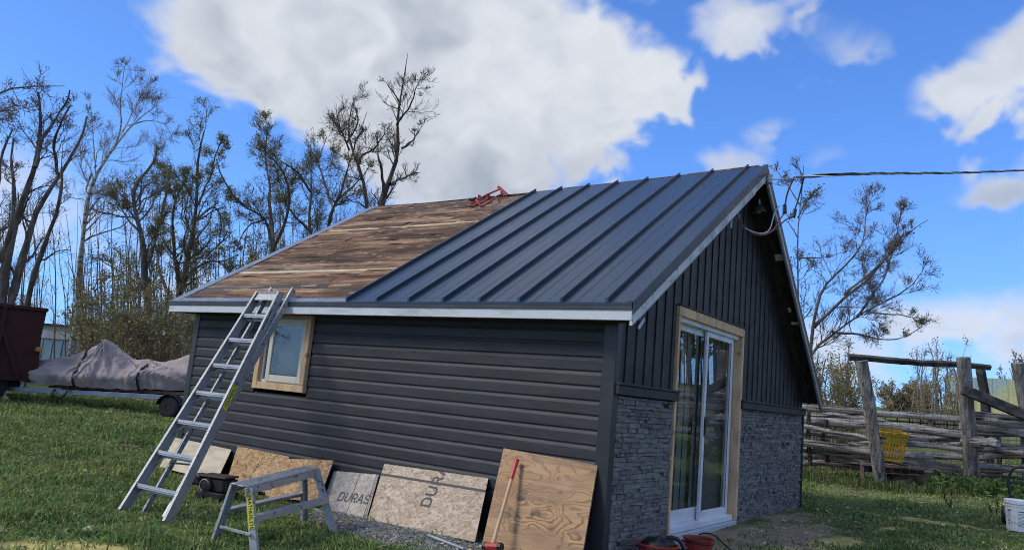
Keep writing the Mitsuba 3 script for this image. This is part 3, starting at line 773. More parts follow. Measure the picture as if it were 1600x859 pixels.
part(lad, 'sticker', beam(o + rung * .0028, o + ax * .31 + rung * .0028, .058, .001, up=rung, c=.0002), 'sticker', label='yellow maker sticker')
part(lad, 'lettering', decal('FEATHERLITE', .036, o + ax * .018 - ey * .016 + rung * .0036, ax, ey), 'ink') if np.cross(ax, ey) @ rung > 0 else part(lad, 'lettering', decal('FEATHERLITE', .036, o + ax * .018 + ey * .016 + rung * .0036, ax, -ey), 'ink')
for t, l, w in ((.80, .17, .012), (.86, .14, .012), (.93, .05, .012)):
    q = FR + (TR - FR) * t + rung * .004 + ey * .02
    part(lad, 'hook', beam(q, q + ax * l, w, .006, up=rung), 'black')
for q in (FL, FR):
    part(lad, 'foot', cbox(q - A([.03, .05, .03]), q + A([.03, .05, .012]), .004), 'rubber')
for t in (.53, .575, .60, .66):
    q = FR + (TR - FR) * t + rung * .003
    part(lad, 'scuff', beam(q - ey * .01, q - ey * .01 + ax * .045, .03, .0006, up=rung, c=.0001), 'alu_dull')

# --- low work platform
plat = thing('work_platform', 'paint spattered low aluminium work platform with two steps, standing on the grass', 'step stool')
pf = [A([-1.86, -2.07, -.10]), A([-2.34, -2.10, -.10]), A([-2.02, -1.10, -.07]), A([-2.62, -.95, -.09])]
pt = [A([-2.00, -2.09, .365]), A([-2.22, -2.075, .365]), A([-2.43, -1.03, .42]), A([-2.61, -1.05, .42])]
lng = unit(pt[2] - pt[0]); acr = unit(pt[1] - pt[0])
for i in range(4):
    p0 = pf[i].copy(); p0[2] = gz(p0[0], p0[1]) - .01
    part(plat, 'leg', channel(p0, pt[i] + A([0, 0, .0]), (-acr if i in (0, 2) else acr) if i != 0 else -lng, .062, .030), 'alu_dull')
for s, wv in ((.27, .5), (.73, .5)):
    a, b = pt[0] + (pt[1] - pt[0]) * s - lng * .03, pt[2] + (pt[3] - pt[2]) * s + lng * .03
    part(plat, 'deck_plank', join([beam(a + A([0, 0, .014]), b + A([0, 0, .014]), .096, .010)] + [beam(a + A([0, 0, .0205]) + acr * u, b + A([0, 0, .0205]) + acr * u, .008, .004, c=.001) for u in (-.036, -.018, 0, .018, .036)]), 'alu_dull')
for i, j, sg in ((0, 2, -1), (1, 3, 1)):
    part(plat, 'side_rail', channel(pt[i] - lng * .03 - A([0, 0, .022]), pt[j] + lng * .03 - A([0, 0, .022]), acr * sg, .058, .02), 'alu_dull')
    m0, m1 = pf[i] * .47 + pt[i] * .53, pf[j] * .47 + pt[j] * .53
    part(plat, 'step', join([beam(m0 + A([0, 0, .02]), m1 + A([0, 0, .02]), .075, .005), channel(m0 + acr * sg * .036, m1 + acr * sg * .036, acr * sg, .048, .012)]), 'alu_dull')
for i, j in ((0, 1), (2, 3)):
    m0, m1 = pf[i] * .70 + pt[i] * .30, pf[j] * .70 + pt[j] * .30
    e = -lng if i == 0 else lng
    part(plat, 'end_brace', beam(m0 + e * .02, m1 + e * .02, .005, .024), 'alu_dull')
for i, e in ((0, 1), (2, -1)):
    part(plat, 'folding_brace', beam(pt[i] + lng * .12 * e - A([0, 0, .03]), pt[i] * .72 + pf[i] * .28 + lng * .01 * e, .005, .014), 'alu_dull')
part(plat, 'knob', lathe([(0, 0), (.012, 0), (.014, .01), (.014, .055), (0, .06)], 12, pt[0] + lng * .15 - A([0, 0, .055]), ex=lng, ey=(0, 0, 1), ez=np.cross(lng, (0, 0, 1))), 'black')
part(plat, 'strut', beam(pf[0] * .55 + pt[0] * .45 + lng * .03, pf[0] + lng * .10 + acr * .08, .012, .012), 'shed_blue', label='blue strut behind the front leg')
ax = unit(pf[0] - pt[0]); o = pt[0] + ax * .035 - lng * .0032
ey = unit(np.cross(-lng, ax)); n_ = np.cross(ax, ey)
part(plat, 'sticker', beam(o, o + ax * .27, .046, .0012, up=-lng, c=.0002), 'sticker', label='yellow maker sticker')
o2 = o - lng * .0012 + ax * .012
part(plat, 'lettering', decal('FEATHERLITE', .028, o2 - ey * .012, ax, ey) if np.cross(ax, ey) @ (-lng) > 0 else decal('FEATHERLITE', .028, o2 + ey * .012, ax, -ey), 'ink')


# --- sheets of board leaning on the wall
def sheet(name, label, px_tl, px_tr, px_br, mat, edge, th=.012, yt=-.034, yb=-.35, cat='board', bl=None):
    tl, tr = on_plane(*px_tl, 1, yt), on_plane(*px_tr, 1, yt)
    br = on_plane(*px_br, 1, yb)
    k = thing(name, label, cat)
    dn = br - tr
    n = unit(np.cross(tr - tl, dn))
    n = n if n[1] < 0 else -n
    if bl:
        d_ = FWD + (bl[0] - 800) / 1198.246 * RIGHT - (bl[1] - 429.5) / 1198.246 * UP
        bl = EYE + d_ * ((tl - EYE) @ n / (d_ @ n))
    else:
        bl = tl + dn
    q = A([bl, br, tr, tl]); qb = q - n * th
    scene[k] = ply((q, A([[0, 1, 2], [0, 2, 3]])), mat)
    qi = np.vstack([q - n * .0004, qb])
    part(k, 'edge', (qi, A([[0, 1, 5], [0, 5, 4], [1, 2, 6], [1, 6, 5], [2, 3, 7], [2, 7, 6], [3, 0, 4], [3, 4, 7], [4, 5, 6], [4, 6, 7]])), edge)
    ex, ey = unit(br - bl), None
    ey = unit(np.cross(n, ex)); ey = ey if ey[2] > 0 else -ey
    return k, bl, br, tr, tl, n, ex, ey


def strip(k, p, q, n, w, mat='ink_faded', name='line'):
    part(k, name, beam(p + n * .0012, q + n * .0012, w, .0008, up=n, c=.0002), mat)


b1 = sheet('plywood_offcut', 'small smooth pale plywood offcut leaning behind the ladder, leftmost board', (274, 683), (361.5, 702), (338, 752), 'ply_pale', 'ply_edge', yb=-.30)
b2 = sheet('strand_board', 'brown strand board with faint lettering running up it, behind the work platform', (371.5, 696.5), (452, 713), (432, 790), 'osb_brown', 'osb_edge', yb=-.33, yt=-.05)
k, bl, br, tr, tl, n, ex, ey = b2
part(k, 'lettering', decal('Quest Trees', .036, bl + (br - bl) * .38 + (tl - bl) * .22 + n * .0012, ey, -ex), 'ink_faded')
b3 = sheet('strand_board', 'small brown strand board with two dark lines, right of the brown lettered board', (446, 716), (521.5, 718.5), (497, 783), 'osb_brown', 'osb_edge', yb=-.36, yt=-.07)
k, bl, br, tr, tl, n, ex, ey = b3
strip(k, tl * .14 + tr * .86 - ey * 0 if False else tl + (tr - tl) * .14, bl + (br - bl) * .14, n, .004)
strip(k, tl + (tr - tl) * .70, bl + (br - bl) * .70, n, .004)
b4 = sheet('strand_board', 'small grey strand board printed DURAS leaning in the gravel', (521.5, 735), (592, 741), (571, 815), 'osb_grey', 'osb_edge', yb=-.35, yt=-.06)
k, bl, br, tr, tl, n, ex, ey = b4
part(k, 'lettering', decal('DURAS', .098, bl + (br - bl) * .26 + (tl - bl) * .36 + n * .0012, ex, ey), 'ink_faded')
strip(k, tl + (tr - tl) * .60, bl + (br - bl) * .56, n, .007)
strip(k, tl + (tr - tl) * .955, bl + (br - bl) * .93, n, .008); strip(k, tl + (tr - tl) * .985, bl + (br - bl) * .97, n, .006)
b5 = sheet('strand_board', 'wide pale strand board printed DURA sideways under a dark stripe', (600.5, 724), (763, 746.5), (742, 846), 'osb_pale', 'osb_edge', yb=-.37, yt=-.034, bl=(574.5, 811))
k, bl, br, tr, tl, n, ex, ey = b5
part(k, 'lettering', decal('DUR', .118, bl + (br - bl) * .545 + (tl - bl) * .36 + n * .0014, ey, -ex), 'ink_faded')
# the last letter is cut off by the sawn edge
am = meshkit.text_mesh('A', .118, .0008, True)
x1_ = meshkit.text_mesh('DUR', .118, .0008, True).bounds[1][0] + .008
hgt_ = np.linalg.norm(tl - bl) * .635 - .004
v_ = am.vertices + A([x1_, 0, 0]); v_[:, 0] = np.minimum(v_[:, 0], hgt_)
part(k, 'lettering', (frame_xf(v_, bl + (br - bl) * .545 + (tl - bl) * .36 + n * .0014, ey, -ex, n), am.faces), 'ink_faded')
strip(k, tl + (bl - tl) * .195, tr + (br - tr) * .215, n, .026)
b6 = sheet('plywood_sheet', 'knotty tan plywood sheet leaning at the corner of the wall behind the sledgehammer', (787, 699.5), (933.5, 726.5), (903, 905), 'plywood', 'ply_edge', yb=-.36, yt=-.034, th=.015, bl=(748, 872))

# --- sledgehammer leaning on the plywood
ham = thing('sledgehammer', 'long handled sledgehammer with a red grip leaning on the plywood sheet', 'sledgehammer')
h1, h0 = on_plane(808, 717, 1, -.115), on_plane(769, 853, 1, -.52)
hd = unit(h1 - h0); L = np.linalg.norm(h1 - h0)
hx = unit(np.cross(hd, (0, 1, 0))); hx = hx if hx[0] > 0 else -hx
hy = np.cross(hd, hx)
gp = h0 + hd * L * .755
part(ham, 'handle', lathe([(.0, 0), (.021, 0), (.019, .08), (.015, .3), (.0165, .5), (.016, L * .76)], 14, h0, hx, hy, hd), 'hickory', smooth=True)
part(ham, 'grip', lathe([(.0165, 0), (.0185, .004), (.0185, L * .14), (.020, L * .20), (.0235, L * .232), (.022, L * .243), (.0, L * .248)], 14, gp, hx, hy, hd), 'red_plastic', smooth=True)
oc = [(math.cos(a) * .032 / math.cos(math.pi / 8), math.sin(a) * .032 / math.cos(math.pi / 8)) for a in np.arange(8) * math.pi / 4 + math.pi / 8]
part(ham, 'head', prism(oc, .12, h0 - hx * .055, hd, hy, hx), 'red_paint', label='red hammer head')
part(ham, 'head_face', prism(oc, .035, h0 + hx * .0655, hd, hy, hx), 'black')
part(ham, 'head_face', prism(oc, .03, h0 - hx * .0855, hd, hy, hx), 'black')
hand = on_plane(700, 852, 1, -.62); hand[2] = gz(hand[0], hand[1]) + .02
solo('steel_pipe', join([pipe([hand + A([-.28, .06, .01]), hand + A([.22, -.06, 0])], .014, 10)]), 'galv', 'short grey pipe lying in the gravel in front of the pale strand board', 'pipe', smooth=40)

# --- small engine behind the ladder
eng = thing('engine', 'small black petrol engine on the grass behind the ladder', 'engine')
eo = A([-4.12, -.88, 0.]); eo[2] = gz(eo[0], eo[1])
ea, eb = unit(A([.95, .32, 0])), unit(A([-.32, .95, 0]))


def el(m):
    return frame_xf(np.asarray(m[0]) * .82, eo, ea, eb, (0, 0, 1)), m[1]


part(eng, 'block', el(cbox((-.16, -.12, .10), (.20, .14, .27), .02)), 'engine_black')
part(eng, 'cover', el(cbox((-.20, -.14, .272), (.22, .16, .30), .012)), 'engine_rust', label='brown top cover')
part(eng, 'fuel_tank', el(cbox((-.34, -.10, .15), (-.165, .12, .29), .03)), 'engine_black')
part(eng, 'recoil_starter', el(lathe([(0, 0), (.085, 0), (.09, .012), (.085, .04), (.03, .05), (0, .05)], 20, (-.05, -.122, .18), (1, 0, 0), (0, 0, 1), (0, -1, 0))), 'engine_black')
part(eng, 'recoil_ring', el(pipe([(-.05 + .07 * math.cos(t), -.174, .18 + .07 * math.sin(t)) for t in np.linspace(.5, 4.4, 16)], .005, 6)), 'alu_dull')
part(eng, 'fin', el(join([cbox((.205, -.10 + .03 * i, .12), (.225, -.085 + .03 * i, .26), .002) for i in range(8)])), 'engine_black')
part(eng, 'mount', el(join([cbox((-.18, -.16, .05), (.24, -.12, .098), .004), cbox((-.18, .12, .05), (.24, .16, .098), .004)])), 'engine_black')
for x, yv in ((-.12, -.17), (.20, -.17), (-.12, .17), (.20, .17)):
    part(eng, 'wheel', el(lathe([(.0, -.018), (.045, -.018), (.052, -.01), (.052, .01), (.045, .018), (.0, .018)], 18, (x * .8, yv * .9, .045), (1, 0, 0), (0, 0, 1), (0, 1, 0))), 'rubber')
part(eng, 'lever', el(pipe([(.18, .0, .24), (.40, -.03, .225), (.52, -.02, .20)], .009, 8)), 'rust')
part(eng, 'fuel_line', el(pipe([(-.20, -.1, .22), (-.30, -.17, .32), (-.38, -.12, .22), (-.34, -.10, .12)], .006, 6, 14)), 'black')
part(eng, 'spark_plug', el(lathe([(.0, 0), (.012, 0), (.012, .03), (.006, .03), (.006, .06), (0, .06)], 10, (.21, 0, .19), (0, 1, 0), (0, 0, 1), (1, 0, 0))), 'vinyl')
sc = A([-4.55, -1.25, 0.]); sc[2] = gz(-4.55, -1.25)

# --- two red tubs by the door
for (cx, cy, r, h, lab, fill) in ((.30, .47, .17, .14, 'red tub with a black bag spilling over its rim at the stone wall corner', 1), (.46, 1.0, .13, .15, 'open red tub with a cord, below the patio door', 0)):
    t_ = thing('red_tub', lab, 'tub')
    z0 = float(gz(cx, cy)) + .005
    part(t_, 'shell', lathe([(0, 0), (r * .86, 0), (r * .9, .01), (r, h - .015), (r + .012, h - .012), (r + .014, h), (r - .004, h), (r - .012, h - .02), (r * .84, .015), (0, .015)], 28, (cx, cy, z0)), 'red_bag', smooth=40)
    rs = np.random.default_rng(3 + fill)
    m = trimesh.creation.icosphere(3, 1.0)
    v = m.vertices * A([r * .86, r * .86, .06 if fill else .03])
    v = v + (meshkit.fbm(m.vertices * 2.4 + 9, 4, 6 + fill)[:, None] - .5) * A([.06, .06, .09])
    part(t_, 'bag' if fill else 'contents', (v + A([cx, cy, z0 + h - (.005 if fill else .055)]), m.faces), 'black', smooth=60)
    if fill:
        part(t_, 'strap', pipe([(cx + .05, cy + .05, z0 + h + .05), (cx + .16, cy + .10, z0 + h + .03), (cx + .22, cy + .13, z0 + .04), (cx + .27, cy + .12, z0 + .0)], .017, 10, 18), 'black', smooth=True)
    else:
        part(t_, 'cord', pipe([(cx - .02, cy + .04, z0 + h + .02), (cx + .12, cy + .10, z0 + h + .025), (cx + .20, cy + .16, z0 + .10), (cx + .36, cy + .30, z0 + .01), (cx + .5, cy + .36, z0 + .01)], .007, 8, 24), 'black', smooth=True)
    part(t_, 'handle', pipe([(cx + (r + .016) * math.cos(a_), cy + (r + .016) * math.sin(a_), z0 + h * .8 + .004 * math.sin(3 * a_)) for a_ in np.linspace(3.4, 6.2, 16)], .006, 7), 'black', smooth=True)
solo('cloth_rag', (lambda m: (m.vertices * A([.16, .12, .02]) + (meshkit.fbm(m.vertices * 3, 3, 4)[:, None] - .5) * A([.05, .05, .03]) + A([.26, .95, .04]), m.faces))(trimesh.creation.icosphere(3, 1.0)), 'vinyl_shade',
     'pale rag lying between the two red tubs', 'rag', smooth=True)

# --- white bucket and hand truck hoop at the right edge
bu = thing('bucket', 'white lidded plastic bucket with printed label, standing on the lawn at the right edge', 'bucket')
bo = at(1593, 824, 9.2); bo[2] = gz(bo[0], bo[1])
tocam = unit((EYE - bo) * A([1, 1, 0])); bs_ = np.cross((0, 0, 1), tocam)
part(bu, 'body', lathe([(0, 0), (.128, 0), (.132, .006), (.146, .27), (.146, .285), (.153, .286), (.153, .298), (.147, .30), (.148, .315)], 40, bo, bs_, tocam), 'bucket_white', smooth=30)
part(bu, 'lid', lathe([(.157, .312), (.160, .316), (.160, .355), (.154, .362), (.146, .362), (.140, .352), (0, .352)], 40, bo, bs_, tocam), 'bucket_white', smooth=30)
hp = [(-.152 * math.cos(t) * 1.02, .152 * math.sin(t) + .01, .25 - .15 * math.sin(t)) for t in np.linspace(0, math.pi, 22)]
part(bu, 'bail', (lambda m: (frame_xf(m[0], bo, bs_, tocam, (0, 0, 1)), m[1]))(pipe(hp, .003, 6)), 'galv')


def print_patch(a0, a1, z0, z1):
    n = 5
    an = np.linspace(a0, a1, n)
    rr = lambda z: .1332 + .0138 * (z - .006) / .264
    v = [(rr(z) * math.sin(a_), rr(z) * math.cos(a_), z) for z in (z0, z1) for a_ in an]
    q = A([[i, i + 1, n + i + 1, n + i] for i in range(n - 1)])
    return frame_xf(v, bo, bs_, tocam, (0, 0, 1)), np.vstack([q[:, [0, 1, 2]], q[:, [0, 2, 3]]])


rb = np.random.default_rng(2)
pm = [print_patch(-.95, -.62, .225, .245), print_patch(-.10, .75, .225, .238)]
for zz in np.arange(.06, .21, .016):
    pm.append(print_patch(-.95, -.95 + rb.uniform(.15, .32), zz, zz + .006))
    pm.append(print_patch(-.10, rb.uniform(.4, .75), zz, zz + .005))
part(bu, 'print', join(pm), 'print_blue', label='blue print on the bucket')
ht = thing('hand_truck', 'black hoop handle of a hand truck behind the white bucket', 'hand truck')
ho = at(1603, 790, 9.6); ho[2] = gz(ho[0], ho[1])
hw = .17
part(ht, 'hoop', pipe([ho + bs_ * u + A([0, 0, z]) for u, z in ((hw, .05), (hw, .4), (hw * .97, .62), (hw * .7, .70), (0, .72), (-hw * .7, .70), (-hw * .97, .62), (-hw, .4), (-hw, .05))], .017, 10, 50), 'black', smooth=True)
part(ht, 'crossbar', join([beam(ho + bs_ * -hw + A([0, 0, z]), ho + bs_ * hw + A([0, 0, z]), .02, .03) for z in (.16, .52)]), 'black')
for s in (-1, 1):
    part(ht, 'wheel', lathe([(.02, -.03), (.09, -.03), (.11, -.015), (.11, .015), (.09, .03), (.02, .03)], 20, ho + bs_ * s * (hw + .06) - tocam * .06 + A([0, 0, .11]), tocam, (0, 0, 1), bs_), 'rubber')
part(ht, 'toe_plate', cbox(ho + A([-.2, -.02, .0]), ho + A([.2, .2, .012])), 'black')

# --- overhead service: insulator, cable, splices, lamp
xs_ = GX + .045
cab = thing('service_cable', 'twisted black and white overhead cable running right from the roof peak', 'cable')
c0 = on_plane(1203, 280, 0, xs_)
c1 = on_plane(1241, 278, 0, xs_ + .12)
far_ = [at(1300, 273.5, 8.6), at(1400, 271, 10.3), at(1500, 270, 12.2), at(1600, 266, 14.4), at(1800, 258, 19), at(2100, 240, 27)]
line = spline([c1] + far_, 260)
tl_ = np.r_[0, np.cumsum(np.linalg.norm(np.diff(line, axis=0), axis=1))]
tw = lambda ph, r: line + r * np.stack([np.zeros(260), np.cos(tl_ * 5 + ph), np.sin(tl_ * 5 + ph)], -1)
part(cab, 'conductor', pipe(tw(0, .011), .010, 6), 'wire_black', smooth=True)
part(cab, 'conductor', pipe(tw(2.1, .011), .010, 6), 'wire_black', smooth=True)
part(cab, 'messenger', pipe(tw(4.2, .012), .007, 6), 'wire_white', smooth=True)
part(cab, 'grip_wire', pipe([c0, (c0 + c1) / 2 + A([0, 0, -.012]), c1], .007, 6, 10), 'galv', smooth=True)
wj = [on_plane(1226, 327, 0, xs_ + .03), on_plane(1241, 333, 0, xs_ + .05)]
for j in wj:
    d_ = unit(A([.1, -.15, -1.0]) if j is wj[0] else A([.1, .25, 1.0]))
    part(cab, 'splice', pipe([j - d_ * .06, j - d_ * .055, j + d_ * .055, j + d_ * .045], .026, 10), 'black', smooth=30)
part(cab, 'drop_wire', pipe([wj[0] + A([0, .02, .04]), on_plane(1231, 300, 0, xs_ + .05), c1], .011, 6, 16), 'wire_black', smooth=True)
part(cab, 'drop_wire', pipe([wj[1] + A([0, .01, .04]), on_plane(1249, 305, 0, xs_ + .08), on_plane(1256, 277, 0, xs_ + .15)], .011, 6, 16), 'wire_black', smooth=True)
lead = thing('service_wires', 'white, red and black wires looping from the gable to the cable splices', 'wires')
wh = on_plane(1154, 340, 0, .10)
for mat, nm, end, mid in (('wire_white', 'white_wire', on_plane(1218, 322, 0, xs_), (1184, 364)), ('wire_red', 'red_wire', wj[0] - A([0, 0, .05]), (1192, 367)), ('wire_black', 'black_wire', wj[1] - A([0, .01, .05]), (1196, 366))):
    part(lead, nm, pipe([wh, on_plane(1164, 356, 0, .16), on_plane(*mid, 0, .28), on_plane((mid[0] + (1222 if mat != 'wire_black' else 1236)) / 2 + 2, 352 if mat != 'wire_red' else 357, 0, xs_), end], .009, 6, 40), mat, smooth=True)
part(lead, 'weatherhead', join([pipe([wh + A([-.10, .02, .05]), wh + A([-.03, .01, .045]), wh + A([0, 0, 0])], .032, 12), pipe([wh + A([-.1, .02, .04]), wh + A([-.1, .02, -.12])], .02, 10)]), 'galv', smooth=40)
ins = thing('insulator', 'white spool insulator clamped at the top of the rake', 'insulator')
part(ins, 'spool', lathe([(.0, -.05), (.030, -.05), (.036, -.04), (.030, -.03), (.024, -.02), (.036, -.008), (.036, .008), (.024, .02), (.030, .03), (.036, .04), (.03, .05), (0, .05)], 18, c0), 'wire_white', smooth=True)
part(ins, 'clevis', join([beam(c0 + A([-.06, 0, .058]), c0 + A([.03, 0, .058]), .03, .006), beam(c0 + A([-.06, 0, -.058]), c0 + A([.03, 0, -.058]), .03, .006), beam(c0 + A([-.06, 0, -.06]), c0 + A([-.06, 0, .06]), .03, .006, up=(1, 0, 0))]), 'galv')
lamp = thing('gable_lamp', 'bell shaped metal lamp under the roof peak of the shed', 'lamp')
lo_ = on_plane(1186, 328, 0, .13)
part(lamp, 'shade', lathe([(.02, .075), (.035, .07), (.055, .045), (.085, -.005), (.098, -.035), (.102, -.04), (.094, -.038), (.08, -.005), (.05, .04), (.03, .06)], 24, lo_), 'trim_metal', smooth=True)
part(lamp, 'neck', lathe([(0, .07), (.022, .07), (.022, .13), (.012, .14), (0, .14)], 14, lo_), 'galv')
part(lamp, 'bulb', trimesh.creation.icosphere(2, .035).apply_translation(lo_ + A([0, 0, -.005])), 'wire_white', smooth=True)
part(lamp, 'bracket', join([pipe([lo_ + A([0, 0, .13]), lo_ + A([-.03, 0, .21]), lo_ + A([-.13, .0, .22])], .010, 8, 12)]), 'black')

# --- red tool on the ridge
jk = thing('roof_bracket', 'red tubular roof bracket lying across the bare roof ridge', 'roof bracket')


def rp(px, py, lift=.0):
    """where a surveyed line meets the front roof plane, lifted off it"""
    d = FWD + (px - 800) / 1198.246 * RIGHT - (py - 429.5) / 1198.246 * UP
    n = A([0, -MF, 1.0]); c = EZ - MF * EY - .01 + lift
    return EYE + d * ((c - EYE @ n) / (d @ n))


def rq(px, py, yv=RY + .05):
    return on_plane(px, py, 1, yv)


r1 = rp(733, 321, .02)
part(jk, 'frame', join([pipe([rq(780, 296, RY - .02), rq(764, 303, RY - .1), rq(750, 310, RY - .25), rp(738, 317.5, .03), r1, rp(743, 320, .02), rp(756, 315, .03), rp(762, 308, .06)], .014, 8, 40),
                        pipe([rq(789, 302, RY), rq(778, 306, RY - .1), rp(768, 314, .05), rp(757, 320, .02), rp(748, 318, .02), rp(744, 312, .05), rq(752, 309, RY - .1), rq(764, 305, RY - .05)], .014, 8, 40)]), 'red_paint', smooth=True)
part(jk, 'crossbar', beam(rq(778.5, 292, RY + .0), rq(793.5, 305.5, RY - .03), .04, .04), 'red_paint')
part(jk, 'leg', join([pipe([rq(783, 298, RY - .01), rq(783.5, 306, RY + .02)], .012, 8), pipe([rq(793, 304, RY - .02), rq(793, 307, RY)], .014, 8)]), 'black')
part(jk, 'clamp', join([cbox(rq(758, 311, RY - .16), rq(767, 305, RY - .05), .01), cbox(rq(746, 309, RY - .12), rq(752, 305.5, RY - .05), .008)]), 'red_paint')
part(jk, 'grip', join([pipe([rp(734, 311.5, .05), rp(740, 311, .06), rp(744, 309.5, .07)], .022, 8), pipe([rp(737, 313.5, .03), rp(743, 312.5, .04)], .02, 8)]), 'black', smooth=True)
# ---------------------------------------------------------------- fence, field gate, crate
def log(p0, p1, r0, r1, seed, k=9, n=14, rough=.22, wob=.012):
    p0, p1 = A(p0, float), A(p1, float)
    t = np.linspace(0, 1, n)
    P = p0 + (p1 - p0) * t[:, None]
    rs = np.random.default_rng(seed)
    L = np.linalg.norm(p1 - p0)
    P[1:-1] += np.cumsum(rs.normal(0, wob, (n - 2, 3)), 0) * np.sin(np.linspace(0, np.pi, n - 2))[:, None]
    v, f = tubes(P, (r0 + (r1 - r0) * t), k, cap=True)
    c = np.repeat(P, k, 0)
    d = v - c
    ang = np.tile(np.arange(k), n)
    w = 1 + rough * (rs.normal(0, .6, k)[ang] + .9 * (meshkit.noise(np.stack([ang * 1.7, np.repeat(t, k) * L * 2.5, ang * 0 + seed], -1), seed) - .5))
    return c + d * w[:, None], f


fence = thing('rail_fence', 'weathered grey split rail fence stacked of old cedar logs', 'fence')
Lp = {}
rows = [  # left end pixel, right end pixel, radius
    ((1225, 636), (1500, 655), .05), ((1235, 655), (1508, 680), .065), ((1240, 674), (1450, 690), .055), ((1242, 690), (1512, 714), .06), ((1235, 706), (1500, 730), .065), ((1240, 722), (1440, 735), .06), ((1420, 731), (1515, 745), .05),
    ((1380, 676), (1512, 686), .06), ((1230, 646), (1420, 668), .055), ((1300, 680), (1510, 703), .055), ((1236, 698), (1420, 723), .055), ((1330, 722), (1512, 738), .055), ((1240, 663), (1380, 690), .04), ((1270, 699), (1400, 689), .035), ((1420, 696), (1512, 690), .04)]
for i, (a, b, r) in enumerate(rows):
    dd = 13.6 + (i % 3) * .28
    part(fence, 'rail', log(at(*a, dd + .7), at(*b, dd - .3), r * 1.2, r * .98, 100 + i), 'fence_wood', smooth=50)
rows = [((1512, 655), (1700, 668), .075), ((1500, 664), (1720, 690), .06), ((1520, 672), (1690, 684), .06), ((1505, 688), (1560, 693), .06), ((1520, 692), (1720, 712), .06), ((1512, 706), (1700, 722), .07), ((1520, 728), (1720, 744), .065), ((1518, 716), (1640, 700), .05), ((1525, 742), (1620, 748), .05), ((1505, 646), (1720, 655), .05), ((1530, 700), (1600, 708), .045), ((1524, 735), (1610, 727), .04)]
for i, (a, b, r) in enumerate(rows):
    dd = 13.3 + (i % 3) * .26
    part(fence, 'rail', log(at(*a, dd), at(*b, dd - .6), r * 1.2, r * 1.0, 200 + i), 'rail_orange' if i == 5 else 'fence_wood', smooth=50)
for i, (x, y0, y1) in enumerate(((1263, 628, 725), (1290, 655, 722), (1450, 640, 690), (1541, 640, 755), (1560, 655, 752))):
    part(fence, 'stake', log(at(x + 3, y1, 14.3), at(x, y0, 14.3), .045, .04, 300 + i), 'dark_wood', smooth=50)


def fpost(label, b, t, D, r0, r1, seed, mat='post_wood', rough=.3, lean=0.0):
    p0, p1 = at(*b, D), at(*t, D + lean)
    p0[2] = min(p0[2], gz(p0[0], p0[1]) - .05)
    return solo('fence_post', log(p0, p1, r0, r1, seed, 11, 26, rough, .006), mat, label, 'post', smooth=35)


fpost('tall thick grey post with a flat top, nearest the bucket', (1521, 748), (1505, 558), 13.2, .130, .108, 401, rough=.13)
fpost('leaning grey post with a deep crack and a dark band', (1379, 736), (1346, 563), 13.25, .110, .108, 402, rough=.10)
fpost('dark post standing just behind the tall thick post', (1548, 740), (1532, 573), 14.6, .095, .085, 403, 'dark_wood', .13)
fpost('dark grey post at the right edge of the picture', (1612, 745), (1590, 567), 13.6, .115, .10, 404, rough=.14)
solo('header_pole', log(at(1326, 556, 13.3), at(1547, 573, 13.3), .05, .042, 410, 9, 30, .22, .004), 'dark_wood', 'thin dark pole laid across the tops of the fence posts', 'pole', smooth=50)
solo('brace_plank', beam(at(1504, 608, 12.95), at(1606, 650, 12.9), .09, .17, c=.01), 'dark_wood', 'dark weathered plank slanting down from the tall post', 'plank')
solo('post_band', pipe([at(1370.5, 683, 13.25) + .122 * A([math.cos(t), math.sin(t), .0]) for t in np.linspace(0, 2 * math.pi, 17)], .022, 6), 'black', 'dark band round the leaning post', 'band', smooth=True)
# page wire on the fence
pw = []
for v in np.linspace(640, 740, 9):
    pw.append(pipe([at(1258, v - 6, 13.1), at(1370, v - 2, 13.0), at(1515, v + 6, 12.9), at(1640, v + 12, 12.7)], .0035, 4, 20))
for u in np.arange(1262, 1640, 13):
    pw.append(pipe([at(u, 632 + (u - 1260) * .06, 13.05), at(u + 3, 738 + (u - 1260) * .03, 13.05)], .003, 4))
solo('wire_mesh', join(pw), 'rust', 'thin rusty page wire fixed to the rail fence', 'wire mesh')
gt = thing('pipe_gate', 'dark pipe gate seen through the gap in the rail fence', 'gate')
for a, b in (((1380, 650), (1500, 657)), ((1380, 656), (1500, 664)), ((1380, 664), (1500, 672)), ((1380, 690), (1500, 697))):
    part(gt, 'bar', pipe([at(*a, 15.2), at(*b, 15.2)], .016, 8), 'black')
for x in (1383, 1402, 1421, 1438, 1460, 1480):
    part(gt, 'upright', pipe([at(x, 649 + (x - 1380) * .06, 15.2), at(x, 690 + (x - 1380) * .06, 15.2)], .013, 8), 'black')

# yellow crate on a low bench
yc = thing('plastic_crate', 'tilted yellow plastic crate with open slats on the low bench', 'crate')
ca, cb, cc = at(1376, 673, 13.5), at(1420, 679, 13.45), at(1380, 723, 13.5)
cx_, cz_ = unit(cb - ca), unit(ca - cc)
cz_ = unit(cz_ - cx_ * (cz_ @ cx_)); cy_ = np.cross(cz_, cx_); cy_ = cy_ if cy_ @ FWD > 0 else -cy_
CW, CH, CD = np.linalg.norm(cb - ca), .52, .38


def cl(a, b, c=.004):
    m = cbox(a, b, c); tz = m[0][:, 2] / CH
    v = m[0].copy(); v[:, 0] = CW / 2 + (v[:, 0] - CW / 2) * (.84 + .16 * tz); v[:, 1] = CD / 2 + (v[:, 1] - CD / 2) * (.84 + .16 * tz)
    return frame_xf(v, ca - cz_ * CH, cx_, cy_, cz_), m[1]


